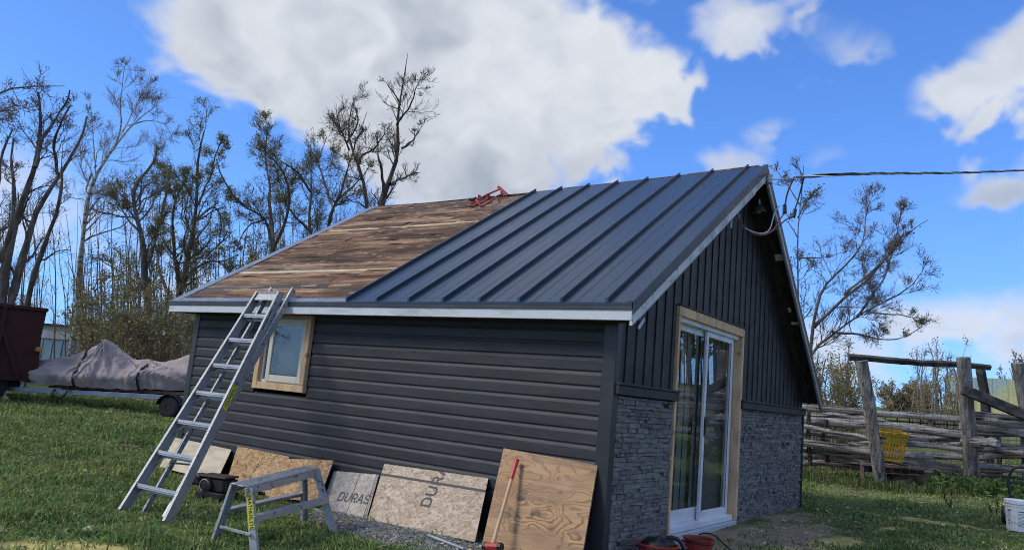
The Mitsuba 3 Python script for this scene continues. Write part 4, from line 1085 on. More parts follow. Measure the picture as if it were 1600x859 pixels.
part(yc, 'rim', join([cl((-.012, -.012, CH - .05), (CW + .012, .01, CH)), cl((-.012, CD - .01, CH - .05), (CW + .012, CD + .012, CH)), cl((-.012, 0, CH - .05), (.01, CD, CH)), cl((CW - .01, 0, CH - .05), (CW + .012, CD, CH))]), 'yellow_plastic')
part(yc, 'panel', join([cl((0, 0, CH - .20), (CW, .012, CH - .05)), cl((0, CD - .012, CH - .20), (CW, CD, CH - .05)), cl((CW - .012, 0.012, CH - .20), (CW, CD - .012, CH - .05))]), 'yellow_plastic')
for i in range(9):
    x = CW * i / 8.4
    part(yc, 'slat', cl((x, .0, .02), (x + .028, .014, CH - .2)), 'yellow_plastic')
    part(yc, 'slat', cl((x, CD - .014, .02), (x + .028, CD, CH - .2)), 'yellow_plastic')
for i in range(6):
    yv = CD * i / 5.4
    part(yc, 'slat', cl((0, yv, .02), (.014, yv + .028, CH - .05)), 'yellow_plastic')
    part(yc, 'slat', cl((CW - .014, yv, .02), (CW, yv + .028, CH - .2)), 'yellow_plastic')
part(yc, 'floor', cl((0, 0, 0), (CW, CD, .02)), 'yellow_plastic')
bn = thing('low_bench', 'rough brown low bench under the yellow crate', 'bench')
q0, q1 = at(1345, 724, 13.75), at(1443, 732, 13.5)
part(bn, 'plank', beam(q0, q1, .36, .04), 'bench_wood')
part(bn, 'plank', beam(q0 - A([0, 0, .085]), q1 - A([0, 0, .085]), .03, .10), 'dark_wood')
for t in (.03, .98):
    q = q0 + (q1 - q0) * t
    part(bn, 'end_post', beam(q - A([0, 0, .42]), q + A([0, 0, .28 if t > .5 else .05]), .07, .07, up=(0, 1, 0)), 'bench_wood')

# --- barn with a yellow green roof
barn = thing('barn', 'far low barn with a stained yellow green metal roof', 'barn')
b0, b1, b2_ = at(1479, 587, 46), at(1700, 598, 40.5), at(1472, 638, 42)
vw_ = unit((at(1560, 600, 10) - EYE) * A([1, 1, 0])); along = A([vw_[1], -vw_[0], 0])
down = -vw_ * 3.6 + A([0, 0, -1.0]) * (b0[2] - (b2_[2] - .02))
bz = np.cross(along, unit(down)); bz = bz if bz[2] > 0 else -bz
BL_, DL = 16.0, np.linalg.norm(down)
wp = int(BL_ / .76)
for i in range(wp):
    a_, b_ = i * .76, (i + 1) * .76 - .01
    prf = [(a_, 0), (a_ + .03, .035), (a_ + .06, 0), (a_ + .22, 0), (a_ + .25, .02), (a_ + .28, 0), (a_ + .47, 0), (a_ + .50, .02), (a_ + .53, 0), (b_, 0)]
    v = A([(x, y, z) for y in (0, DL) for x, z in prf]); n_ = len(prf)
    q = A([[j, j + 1, n_ + j + 1, n_ + j] for j in range(n_ - 1)])
    part(barn, 'roof_sheet', (frame_xf(v, b0, along, unit(down), bz), np.vstack([q[:, [0, 1, 2]], q[:, [0, 2, 3]]])), 'barn_yellow')
back = -down * A([1, 1, 0]) * 1.0
e0 = b0 + down
wall_h = e0[2] - float(gz(e0[0], e0[1]))
hd_ = unit(down * A([1, 1, 0]))
part(barn, 'wall', beam(e0 - hd_ * .3 + along * .1 - A([0, 0, wall_h / 2 + .1]), e0 - hd_ * .3 + along * (BL_ - .1) - A([0, 0, wall_h / 2 + .1]), .12, wall_h, c=.01), 'barn_dark')
dpt = np.linalg.norm(down * A([1, 1, 0])) - .3
part(barn, 'gable_wall', prism([(0, -wall_h), (0, -.15), (dpt, b0[2] - e0[2] - .12), (2 * dpt, -.15), (2 * dpt, -wall_h)], .1, e0 - hd_ * .3 + along * .08, -hd_, (0, 0, 1), along), 'barn_dark')
v = A([(x, y, 0) for y in (0, DL) for x in (0, BL_)])
dn2 = A([-unit(down)[0], -unit(down)[1], unit(down)[2]])
part(barn, 'roof_back', (frame_xf(v, b0 + A([0, 0, .002]), along, dn2, bz), A([[0, 1, 3], [0, 3, 2]])), 'barn_yellow')

# ---------------------------------------------------------------- left: wagon, watercraft on its trailer, blue shed
wg = thing('gravity_wagon', 'dark red steel farm wagon box at the left edge', 'wagon')
wt0, wt1, wb1 = at(-60, 466, 16.2), at(74, 483, 15.8), at(56, 596, 15.8)
wy = unit((wt1 - EYE) * A([1, 1, 0])); wy = unit(wy + .10 * A([-wy[1], wy[0], 0])); wx = A([wy[1], -wy[0], 0])
o = wt1; hgt = wt1[2] - wb1[2]; inset = (wt1 - wb1) @ wx
WL, WDp = 3.2, 2.2
zb0, zt0 = -hgt, 0.0
sec = [(-WL, -.02), (0.0, 0), (-.02, -.55), (-inset, -hgt), (-WL + inset, -hgt), (-WL + .02, -.55)]
part(wg, 'side_panel', prism(sec, .012, o, wx, (0, 0, 1), np.cross(wx, (0, 0, 1))), 'wagon_red')
part(wg, 'side_panel', prism(sec, .012, o + wy * WDp, wx, (0, 0, 1), np.cross(wx, (0, 0, 1))), 'wagon_red')
e = [(0, 0), (-.02, -.55), (-inset, -hgt), (-WL + inset, -hgt), (-WL + .02, -.55), (-WL, -.02)]
ms = [(A([o + wx * a[0] + A([0, 0, a[1]]), o + wx * b[0] + A([0, 0, b[1]]), o + wx * b[0] + A([0, 0, b[1]]) + wy * WDp, o + wx * a[0] + A([0, 0, a[1]]) + wy * WDp]), A([[0, 1, 2], [0, 2, 3]])) for a, b in zip(e[:-1], e[1:])]
part(wg, 'end_panel', join(ms), 'wagon_red')
wl = lambda u, z, d=0.0: o + wx * u + A([0, 0, z]) - wy * d
part(wg, 'rim', join([beam(wl(-WL, -.04, .03), wl(.02, -.02, .03), .07, .07)]), 'wagon_red')
for (u0, z0_, u1, z1_) in ((-.72, -.05, -.72, -hgt + .1), (-.72, -.45, -.28, -hgt + .03), (-.72, -.30, -1.25, -hgt + .05), (-1.6, -.05, -1.6, -hgt + .1), (-2.4, -.05, -2.4, -hgt + .1)):
    part(wg, 'rib', beam(wl(u0, z0_, .03), wl(u1, z1_, .03), .07, .06, up=wy), 'wagon_red')
part(wg, 'frame', join([beam(wl(-WL + .2, -hgt - .12, -.3), wl(-.1, -hgt - .12, -.3), .10, .16), beam(wl(-WL + .2, -hgt - .12, -1.6), wl(-.1, -hgt - .12, -1.6), .10, .16)]), 'wagon_red')
for u, d in ((-.75, -.2), (-2.5, -.2), (-.75, -1.8), (-2.5, -1.8)):
    c = wl(u, 0, d); c[2] = gz(c[0], c[1]) + .34
    part(wg, 'wheel', lathe([(.05, -.09), (.24, -.09), (.32, -.08), (.34, -.04), (.34, .04), (.32, .08), (.24, .09), (.05, .09)], 22, c, wx, (0, 0, 1), wy), 'rubber')
part(wg, 'marker_lamp', cbox(wl(-.03, -.83, .02) - .05, wl(-.03, -.83, .02) + A([.06, .06, .05]), .02), 'amber', label='amber marker lamp')
part(wg, 'reflector', trimesh.creation.icosphere(2, .022).apply_translation(wl(-.78, -1.15, .08)), 'bucket_white', smooth=True)

tr_ = thing('boat_trailer', 'galvanised boat trailer under the covered watercraft', 'trailer')
t0, t1 = at(-14, 605.5, 15.6), at(305, 623, 15.1)
tx_ = unit((t1 - t0) * A([1, 1, 0])); ty_ = np.cross((0, 0, 1), tx_); ty_ = ty_ if ty_ @ FWD > 0 else -ty_
t2 = t1 + (t1 - t0) * .35
part(tr_, 'beam', beam(t0, t2, .08, .09), 'flashing')
part(tr_, 'beam', beam(t0 + (t1 - t0) * .3 + ty_ * .9, t2 + ty_ * .9, .08, .09), 'flashing')
part(tr_, 'bunk', beam(t0 + (t1 - t0) * .25 + A([0, 0, .09]) + ty_ * .25, t2 + A([0, 0, .09]) + ty_ * .25, .10, .06), 'rust')
wp_ = t0 + (t1 - t0) * .155
part(tr_, 'winch_post', beam(wp_, wp_ + A([0, 0, .42]) + tx_ * .05, .07, .07, up=tx_), 'galv')
part(tr_, 'winch', join([lathe([(0, -.07), (.07, -.07), (.07, -.06), (.035, -.055), (.035, .055), (.07, .06), (.07, .07), (0, .07)], 16, wp_ + A([0, 0, .38]) - tx_ * .1, tx_, (0, 0, 1), ty_), beam(wp_ + A([0, 0, .34]), wp_ + A([0, 0, .42]) - tx_ * .22, .16, .04)]), 'galv')
jw = t0 + tx_ * .42 - ty_ * .12
part(tr_, 'jack', beam(jw + A([0, 0, -.12]), jw + A([0, 0, .30]), .05, .05, up=(1, 0, 0)), 'galv')
jg = jw - A([0, 0, .22])
part(tr_, 'jockey_wheel', lathe([(0, -.03), (.09, -.03), (.11, -.02), (.11, .02), (.09, .03), (0, .03)], 20, jg, tx_, (0, 0, 1), ty_), 'pine', label='yellowed jockey wheel')
for off in (-.12, 1.05):
    c = t0 + (t1 - t0) * .905 + ty_ * off; c[2] = t1[2] - .20
    part(tr_, 'tyre', lathe([(.06, -.09), (.15, -.09), (.20, -.075), (.215, -.04), (.215, .04), (.20, .075), (.15, .09), (.06, .09)], 24, c, tx_, (0, 0, 1), ty_), 'rubber')
    part(tr_, 'hub', lathe([(0, -.03), (.12, -.03), (.12, .0), (.05, .02), (0, .02)], 16, c - ty_ * .06, tx_, (0, 0, 1), -ty_), 'engine_black')
    part(tr_, 'fender', join([beam(c + tx_ * math.cos(a_) * .25 + A([0, 0, math.sin(a_) * .25]), c + tx_ * math.cos(a_ + .28) * .25 + A([0, 0, math.sin(a_ + .28) * .25]), .24, .012, up=tx_ * math.cos(a_ + .14) + A([0, 0, math.sin(a_ + .14)])) for a_ in np.arange(.2, 2.9, .28)]), 'engine_black')
part(tr_, 'strap', pipe([at(86, 608, 15.4), at(84, 618, 15.3), at(92, 621, 15.3), at(103, 614, 15.3), at(108, 604, 15.4)], .016, 6, 20), 'black', smooth=True)

wc = thing('watercraft', 'personal watercraft wrapped in a wrinkled taupe cover, strapped on the boat trailer', 'watercraft')
stn = [  # station pixel x, top y, near edge y, bottom y
    (38, 577, 580, 584), (44, 572, 579, 590), (62, 566, 583, 600), (85, 562, 586, 603), (110, 558, 588, 605), (135, 550, 589, 606), (152, 541, 588, 607), (165, 535, 588, 608), (172, 533, 589, 608), (182, 539, 590, 609), (195, 551, 591, 610),
    (210, 561, 591, 610), (225, 563, 590, 611), (235, 561.5, 588, 612), (247, 566, 585, 612), (260, 567, 584, 612), (275, 563, 584, 612), (295, 556, 585, 612), (320, 548, 586, 613), (350, 552, 588, 614), (380, 570, 592, 614)]
SN = A(stn, float)
px_ = np.interp(np.linspace(0, 1, 150), np.linspace(0, 1, len(SN)), SN[:, 0])
NX, NP = 150, 44
sn = lambda c: np.interp(px_, SN[:, 0], SN[:, c])
from scipy.ndimage import gaussian_filter1d
DT = 15.95
topP = np.stack([at(x, y, DT) for x, y in zip(px_, gaussian_filter1d(sn(1), .8))])
shP = np.stack([at(x, y, DT - .42) for x, y in zip(px_, gaussian_filter1d(sn(2), 2))])
btP = np.stack([at(x, y, DT - .36) for x, y in zip(px_, gaussian_filter1d(sn(3), 2))])
halfw = np.interp(px_, [38, 50, 100, 160, 300, 370, 380], [.05, .25, .45, .52, .55, .5, .3])
ctr = topP.copy()
V = np.zeros((NX, NP, 3))
for i in range(NX):
    zt, zs, zbm = topP[i, 2], shP[i, 2], btP[i, 2]
    hw_ = halfw[i]
    pk = np.clip((zt - zs) / .9, 0.1, 1)
    prof_ = [(-hw_ * .86, zbm), (-hw_ * .95, zbm + .4 * (zs - zbm)), (-hw_, zs - .04), (-hw_ * .96, zs), (-hw_ * (.62 - .2 * pk), zs + (zt - zs) * .45), (-hw_ * .22, zs + (zt - zs) * .92), (0, zt),
             (hw_ * .22, zs + (zt - zs) * .92), (hw_ * (.62 - .2 * pk), zs + (zt - zs) * .45), (hw_ * .96, zs), (hw_, zs - .04), (hw_ * .95, zbm + .4 * (zs - zbm)), (hw_ * .86, zbm)]
    pa = A(prof_); tt = np.r_[0, np.cumsum(np.hypot(*np.diff(pa, axis=0).T))]; tt /= tt[-1]
    yy_ = np.interp(np.linspace(0, 1, NP), tt, pa[:, 0]); zz_ = np.interp(np.linspace(0, 1, NP), tt, pa[:, 1])
    V[i] = A([ctr[i, 0], ctr[i, 1], 0]) + yy_[:, None] * ty_ + zz_[:, None] * A([0, 0, 1])
S_, Pp = np.meshgrid(np.linspace(0, 5.2, NX), np.linspace(0, 2.6, NP), indexing='ij')
wr = (meshkit.fbm(np.stack([S_ * 5 + Pp * 1.5, Pp * 1.4 - S_ * .6, S_ * 0], -1), 4, 3) - .5) * .16 + (1 - np.abs(2 * meshkit.fbm(np.stack([S_ * 2.2 + Pp * 3, Pp * 1.1, S_ * 0 + 4], -1), 3, 9) - 1)) ** 3 * .08
for (sa, pa_, sb, pb_, am_) in ((1.95, 1.25, 1.1, .25, .05), (1.98, 1.2, 1.55, .15, .045), (2.0, 1.2, 2.25, .15, .05), (2.02, 1.25, 2.75, .3, .06), (2.0, 1.3, 3.2, .55, .05), (.9, 1.0, .5, .2, .04), (3.7, .9, 4.4, .6, .06), (3.5, .5, 4.3, .75, .05), (1.4, 1.0, 1.25, .1, .04)):
    dx_, dy_ = sb - sa, pb_ - pa_
    tpar = np.clip(((S_ - sa) * dx_ + (Pp - pa_) * dy_) / (dx_ ** 2 + dy_ ** 2), 0, 1)
    dd_ = np.hypot(S_ - sa - tpar * dx_, Pp - pa_ - tpar * dy_)
    wr = wr + am_ * np.clip(1 - dd_ / .09, 0, 1) ** 1.5
V[..., :] += wr[..., None] * (-ty_ * .8 + A([0, 0, .35]))
i, j = np.meshgrid(np.arange(NX - 1), np.arange(NP - 1), indexing='ij')
q = np.stack([i * NP + j, (i + 1) * NP + j, (i + 1) * NP + j + 1, i * NP + j + 1], -1).reshape(-1, 4)
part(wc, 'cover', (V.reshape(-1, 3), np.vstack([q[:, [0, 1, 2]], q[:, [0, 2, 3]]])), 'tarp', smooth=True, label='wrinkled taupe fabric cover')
for st in (int(np.argmin(abs(px_ - 144))), int(np.argmin(abs(px_ - 238)))):
    lo_j, hi_j = (0, 24) if px_[st] < 200 else (0, 17)
    sp = V[st, lo_j:hi_j] - ty_ * .02 + A([0, 0, .012])
    sp = sp + tx_ * np.linspace(.18, 0 if px_[st] < 200 else .1, len(sp))[:, None] ** 1.3
    part(wc, 'strap', pipe(sp, .024, 6), 'black', smooth=True)
hl = [at(x, y, DT - .25) for x, y in ((95, 604), (200, 611), (330, 613))]
part(wc, 'hull', join([log(hl[0] + ty_ * .1, hl[2] + ty_ * .1, .10, .16, 5, 12, 10, .02)]), 'black')

bsd = thing('blue_shed', 'far pale blue shed with a white band behind the watercraft', 'shed')
s0, s1 = at(64, 508, 30), at(205, 516, 29)
sxv = unit((s1 - s0) * A([1, 1, 0])); SLn = np.linalg.norm((s1 - s0) * A([1, 1, 0])); syv = np.cross((0, 0, 1), sxv); syv = syv if syv @ FWD > 0 else -syv
zt_, zg_ = s0[2], float(gz(s0[0], s0[1])) - .2
part(bsd, 'wall', beam(s0 + syv * 1.2 - A([0, 0, (zt_ - zg_) / 2]), s0 + syv * 1.2 + sxv * SLn - A([0, 0, (zt_ - zg_) / 2]), 2.4, zt_ - zg_, c=.02), 'shed_blue')
part(bsd, 'band', beam(s0 - syv * .02 - A([0, 0, .22]), s0 - syv * .02 + sxv * SLn - A([0, 0, .22]), .05, .52), 'shed_white', label='off white band along the top')
for i in range(9):
    u = SLn * (i + .5) / 9
    part(bsd, 'batten', beam(s0 + sxv * u - syv * .015 - A([0, 0, .5]), s0 + sxv * u - syv * .015 - A([0, 0, 2.0]), .05, .03, up=syv), 'shed_blue')
part(bsd, 'roof', beam(s0 + syv * 1.2 + A([0, 0, .05]) - sxv * .1, s0 + syv * 1.2 + A([0, 0, .05]) + sxv * (SLn + .1), 2.7, .07), 'barn_dark')
# ---------------------------------------------------------------- trees and bushes
def lerp_poly(P, t):
    """points on many polylines P (n, s, 3) at parameters t (n,) and their directions"""
    s = P.shape[1] - 1
    u = np.clip(t, 0, .9999) * s
    i = u.astype(int); f = (u - i)[:, None]
    n = np.arange(len(P))
    a, b = P[n, i], P[n, i + 1]
    d = b - a
    return a * (1 - f) + b * f, d / (np.linalg.norm(d, axis=1, keepdims=True) + 1e-9)


def sprout(P, R, per, length, rg, up=.25, angle=(.5, 1.0), seg=5, t0=.2, rfac=.5, wander=.16, rmin=.004, taper=.35):
    """side shoots from every polyline"""
    n = len(P)
    idx = np.repeat(np.arange(n), per)
    t = t0 + (1 - t0) * rg.random(len(idx))
    p, d = lerp_poly(P[idx], t)
    rr = R[idx, 0] * (1 - t) + R[idx, -1] * t
    rnd = rg.normal(size=(len(idx), 3))
    side = rnd - d * (rnd * d).sum(1, keepdims=True)
    side /= np.linalg.norm(side, axis=1, keepdims=True) + 1e-9
    a = rg.uniform(*angle, len(idx))[:, None]
    dirn = d * np.cos(a) + side * np.sin(a)
    pl = np.linalg.norm(np.diff(P, axis=1), axis=2).sum(1)[idx]
    L = length * rg.uniform(.45, 1.15, len(idx)) * (1.15 - .8 * t) * np.clip(pl / (pl.mean() + 1e-9), .5, 1.6)
    Q = np.zeros((len(idx), seg, 3)); Q[:, 0] = p
    for k in range(1, seg):
        dirn = dirn + rg.normal(0, wander, dirn.shape) + A([0, 0, up / seg * 1.6])
        dirn /= np.linalg.norm(dirn, axis=1, keepdims=True)
        Q[:, k] = Q[:, k - 1] + dirn * (L / (seg - 1))[:, None]
    r0 = np.maximum(rr * rfac * rg.uniform(.7, 1.1, len(idx)), rmin)
    r1 = np.maximum(r0 * taper, rmin * .8)
    RR = r0[:, None] + (r1 - r0)[:, None] * np.linspace(0, 1, seg)
    return Q, RR


def leaf_mesh(P, n, size, rg, cols, jitter=.05, tmin=.3):
    idx = rg.integers(0, len(P), n)
    p, d = lerp_poly(P[idx], tmin + (1 - tmin) * rg.random(n))
    p = p + rg.normal(0, jitter, p.shape)
    a = rg.normal(size=(n, 3)); a /= np.linalg.norm(a, axis=1, keepdims=True)
    b = np.cross(a, rg.normal(size=(n, 3))); b /= np.linalg.norm(b, axis=1, keepdims=True) + 1e-9
    s = size * rg.uniform(.5, 1.3, n)[:, None]
    v = np.stack([p - a * s, p + b * s * .45, p + a * s, p - b * s * .45], 1).reshape(-1, 3)
    f = (A([[0, 1, 2], [0, 2, 3]])[None] + (np.arange(n) * 4)[:, None, None]).reshape(-1, 3)
    c = A(cols)[rg.integers(0, len(cols), n)] * rg.uniform(.6, 1.35, (n, 1))
    return (v, f), np.repeat(c, 4, 0)


GREEN = [(.30, .285, .095), (.23, .24, .08), (.38, .325, .12), (.19, .19, .075)]
BUD = [(.19, .13, .09), (.16, .11, .075), (.24, .18, .09), (.16, .15, .07)]
PALE = [(.58, .48, .34), (.48, .40, .29), (.40, .36, .22), (.62, .54, .40)]
TAN = [(.40, .33, .22), (.31, .26, .175), (.24, .22, .11), (.44, .37, .25)]


def limb(pts, D, r0, r1, rg, n=15, depth=1.5):
    """a surveyed limb: photo pixels at a depth, bending towards or away on its way up"""
    p = A(pts, float)
    t = np.r_[0, np.cumsum(np.hypot(*np.diff(p, axis=0).T))]; t /= t[-1]
    tt = np.linspace(0, 1, n)
    px, py = np.interp(tt, t, p[:, 0]), np.interp(tt, t, p[:, 1])
    px, py = gaussian_filter1d(px, .9, mode='nearest'), gaussian_filter1d(py, .9, mode='nearest')
    px[0], py[0], px[-1], py[-1] = p[0, 0], p[0, 1], p[-1, 0], p[-1, 1]
    drift = rg.normal(0, depth) * tt + rg.normal(0, depth * .3) * np.sin(tt * 3)
    Q = np.stack([at(a, b, D + c) for a, b, c in zip(px, py, drift)])
    w = rg.normal(0, 1, (n, 3)); w = gaussian_filter1d(w, 1.0, axis=0)
    Q[1:] += w[1:] * min(.05, r0 * .5)
    return Q, .58 * (r0 + (r1 - r0) * tt ** .8)


def tree(label, D, limbs, seed, bark='bark_dark', twig='twig_dark', name='tree', group=None, l1=(14, 2.4), l2=(7, 1.0), l3=(7, .42), leaves=2500, lsize=.035, cols=GREEN, up=.35, rmin=.004, ground=True, cat='tree', depth=1.5, t0=.18):
    rg = np.random.default_rng(seed)
    k = thing(name, label, cat, group)
    Ps, Rs = [], []
    for pts, r0, r1 in limbs:
        P, R = limb(pts, D, r0, r1, rg, depth=depth)
        if ground and pts[0][1] > 470 and len(Ps) == 0:
            P[0, 2] = min(P[0, 2], gz(P[0, 0], P[0, 1]) - .1)
        Ps.append(P); Rs.append(R)
    P0, R0 = np.stack(Ps), np.stack(Rs)
    knob = 1 + .12 * rg.normal(size=R0.shape)
    P1, R1 = sprout(P0, R0, l1[0], l1[1], rg, up, (.4, 1.1), 7, t0, .40, .2, rmin * 1.6)
    ll = np.linalg.norm(np.diff(P0, axis=1), axis=2).sum(1)
    kp = rg.random(len(P1)) < np.repeat(np.clip(ll / np.sort(ll)[-2:].mean(), .12, 1), l1[0])
    P1, R1 = P1[kp], R1[kp]
    P2, R2 = sprout(P1, R1, l2[0], l2[1], rg, up, (.4, 1.0), 5, .15, .5, .2, rmin * 1.15)
    allP = [P2]
    part(k, 'trunk', join([tubes(P0, R0 * knob, 9), tubes(P1, R1, 6), tubes(P2, R2, 4)]), bark, smooth=True)
    if l3[0]:
        P3, R3 = sprout(P2, R2, l3[0], l3[1], rg, up, (.35, .9), 4, .2, .6, .18, rmin)
        part(k, 'twigs', tubes(P3, R3, 3), twig, smooth=True)
        allP.append(P3[:, [0, 1, 1, 2, 3]])
    if leaves:
        m, c = leaf_mesh(np.concatenate(allP), leaves, lsize, rg, cols)
        part(k, 'leaves', m, 'leaf_mat', color=c)
    return k


TG = 'bare spring trees behind the watercraft'
tree('dark many stemmed bare tree at the far left, above the red wagon', 22, [
    ([(0, 500), (10, 400), (30, 345), (50, 280), (60, 235), (65, 195), (62, 140)], .26, .05), ([(55, 262), (66, 215), (84, 188), (102, 168), (110, 143)], .12, .03),
    ([(10, 500), (22, 465), (46, 362), (60, 325), (88, 280), (108, 255), (130, 213), (134, 182)], .24, .05), ([(40, 500), (50, 430), (70, 380), (90, 330), (99, 275), (97, 262)], .16, .06),
    ([(0, 410), (18, 345), (22, 300), (19, 215)], .16, .04), ([(92, 275), (80, 232), (81, 215), (98, 185), (108, 165)], .09, .03), ([(-25, 480), (-12, 340), (0, 232), (20, 200)], .18, .04)], 11, l1=(16, 1.35), l2=(6, .65), l3=(5, .34), leaves=2600, cols=BUD, lsize=.03)
tree('high bare boughs reaching in from beyond the upper left edge', 18, [
    ([(-135, 600), (-115, 400), (-80, 250), (-30, 150), (-5, 128), (40, 136), (75, 130), (98, 133)], .2, .012), ([(-50, 200), (-10, 178), (20, 165), (45, 170)], .06, .01)], 12, twig='twig_tan', l1=(14, .8), l2=(6, .5), l3=(7, .3), leaves=300, cols=BUD, lsize=.025, up=.2)
tree('slim pale barked birch with a fine fan of twigs, leaning right', 26, [
    ([(118, 520), (121, 480), (127, 380), (132, 320), (141, 275), (160, 258), (175, 235), (192, 205), (215, 185), (246, 165)], .24, .02), ([(178, 232), (190, 200), (189, 150), (196, 98)], .06, .012), ([(192, 205), (215, 160), (232, 130)], .05, .012),
    ([(143, 272), (130, 300), (140, 300), (165, 305), (185, 297)], .05, .02), ([(150, 262), (146, 215), (140, 160)], .04, .012), ([(200, 197), (228, 188), (258, 192), (270, 215)], .04, .012)], 13, 'bark_birch', 'twig_tan', 'birch_tree', l1=(22, 1.5), l2=(8, .75), l3=(6, .42), leaves=700, cols=BUD, lsize=.025, up=.5, t0=.35)
tree('crooked mossy tree with olive buds in the middle of the left group', 24, [
    ([(232, 530), (230, 470), (225, 390), (215, 340), (201, 292), (218, 274), (240, 260), (248, 245), (245, 228)], .24, .05), ([(228, 420), (250, 350), (262, 300), (270, 262)], .12, .03), ([(222, 370), (190, 330), (176, 300)], .08, .02), ([(230, 450), (180, 420), (150, 400)], .07, .02)], 14, l1=(19, 1.25), l2=(7, .7), l3=(7, .34), leaves=9000, lsize=.029)
tree('leafing olive tree beside the left end of the roof', 23, [
    ([(262, 540), (270, 490), (285, 440), (300, 370), (310, 320), (305, 280), (312, 235), (318, 203)], .22, .03), ([(304, 345), (322, 328), (340, 322), (348, 345), (340, 372)], .08, .03), ([(280, 455), (268, 380), (272, 320), (290, 270)], .13, .03), ([(310, 320), (330, 270), (345, 215)], .07, .02),
    ([(285, 440), (320, 410), (352, 408), (372, 400)], .07, .02), ([(270, 480), (248, 420), (240, 350)], .10, .03)], 15, l1=(19, 1.3), l2=(8, .7), l3=(7, .34), leaves=11000, lsize=.029)
tree('slender leafy tree over the left slope of the roof', 21, [
    ([(430, 470), (428, 400), (420, 340), (378, 322), (357, 300), (341, 276), (336, 250)], .11, .02), ([(428, 420), (426, 350), (418, 290), (414, 240), (416, 194)], .13, .02), ([(428, 400), (448, 340), (452, 300), (445, 262), (418, 242), (411, 218)], .10, .015), ([(420, 340), (390, 350), (370, 385)], .05, .02)], 16, l1=(16, 1.0), l2=(7, .6), l3=(7, .32), leaves=4400, lsize=.028)
tree('dense forked tree with yellow green leaves behind the roof', 22, [
    ([(486, 470), (485, 380), (485, 327), (488, 281), (489, 256)], .17, .03), ([(486, 300), (468, 270), (445, 257), (425, 240)], .07, .015), ([(488, 420), (520, 330), (540, 285), (546, 250)], .15, .03), ([(520, 330), (505, 280), (497, 250), (510, 215)], .08, .02), ([(485, 360), (455, 330), (440, 300)], .07, .02), ([(530, 310), (560, 285), (575, 262)], .06, .02)], 17, l1=(17, 1.0), l2=(7, .6), l3=(7, .32), leaves=4800, lsize=.028)
tree('bare tree with a dense purplish twig cluster behind the ridge', 22, [
    ([(580, 470), (573, 318), (570, 290), (561, 260), (550, 243), (544, 225), (541, 208), (552, 150)], .18, .015), ([(561, 255), (570, 240), (587, 231), (603, 202)], .08, .015), ([(546, 235), (532, 200), (525, 170)], .06, .012), ([(550, 243), (560, 210), (575, 178)], .06, .012), ([(543, 222), (560, 190), (552, 160)], .05, .012)], 18, l1=(17, .85), l2=(6, .5), l3=(5, .30), leaves=500, cols=BUD, lsize=.026, up=.6)
tree('tall dark gnarled bare tree, the right one above the bare boards', 22, [
    ([(590, 470), (590, 330), (599, 301), (611, 278), (628, 246), (627, 225), (618, 205), (621, 182), (631, 150), (631, 124), (637, 84)], .27, .012), ([(609, 288), (631, 278), (640, 272), (652, 273)], .08, .03), ([(628, 232), (643, 224), (663, 194)], .08, .012), ([(599, 300), (597, 270), (590, 240), (588, 215)], .09, .02), ([(620, 195), (640, 165), (658, 120)], .06, .012), ([(626, 165), (612, 140), (600, 126)], .05, .012)],
     19, l1=(17, .75), l2=(5, .42), l3=(5, .26), leaves=260, cols=BUD, lsize=.024, up=.5)
tree('leaning budding tree with sweeping limbs right of the shed roof', 16, [
    ([(1258, 700), (1262, 600), (1265, 537), (1311, 514), (1354, 487), (1392, 468), (1430, 445), (1452, 393)], .095, .008), ([(1265, 560), (1277, 476), (1296, 437), (1327, 407), (1354, 380), (1354, 326), (1361, 303)], .07, .008), ([(1272, 510), (1292, 485), (1327, 457), (1361, 430), (1392, 395), (1409, 332)], .07, .008), ([(1300, 518), (1346, 522), (1373, 531), (1407, 530), (1440, 512)], .05, .010), ([(1320, 460), (1373, 414), (1430, 353), (1452, 344)], .06, .010), ([(1340, 494), (1380, 440), (1400, 380)], .05, .01), ([(1355, 487), (1400, 490), (1450, 500)], .04, .008)],
     20, 'bark_grey', 'twig_dark', l1=(20, .8), l2=(8, .42), l3=(7, .24), leaves=4200, cols=BUD, lsize=.020, up=.45, rmin=.0032, depth=.8)
tree('thin straight sapling with few branches behind the roof peak', 16, [
    ([(1247, 700), (1246, 520), (1246, 420), (1247, 340), (1254, 290), (1257, 258)], .065, .012), ([(1247, 405), (1265, 402), (1288, 403), (1322, 392)], .03, .008), ([(1247, 340), (1262, 310), (1290, 295)], .03, .008), ([(1250, 320), (1232, 290), (1212, 265)], .03, .008), ([(1246, 370), (1235, 350), (1226, 342)], .02, .008)],
     21, 'bark_grey', l1=(11, .6), l2=(5, .35), l3=(4, .22), leaves=700, cols=BUD, lsize=.025, rmin=.0045, depth=.5, t0=.4)


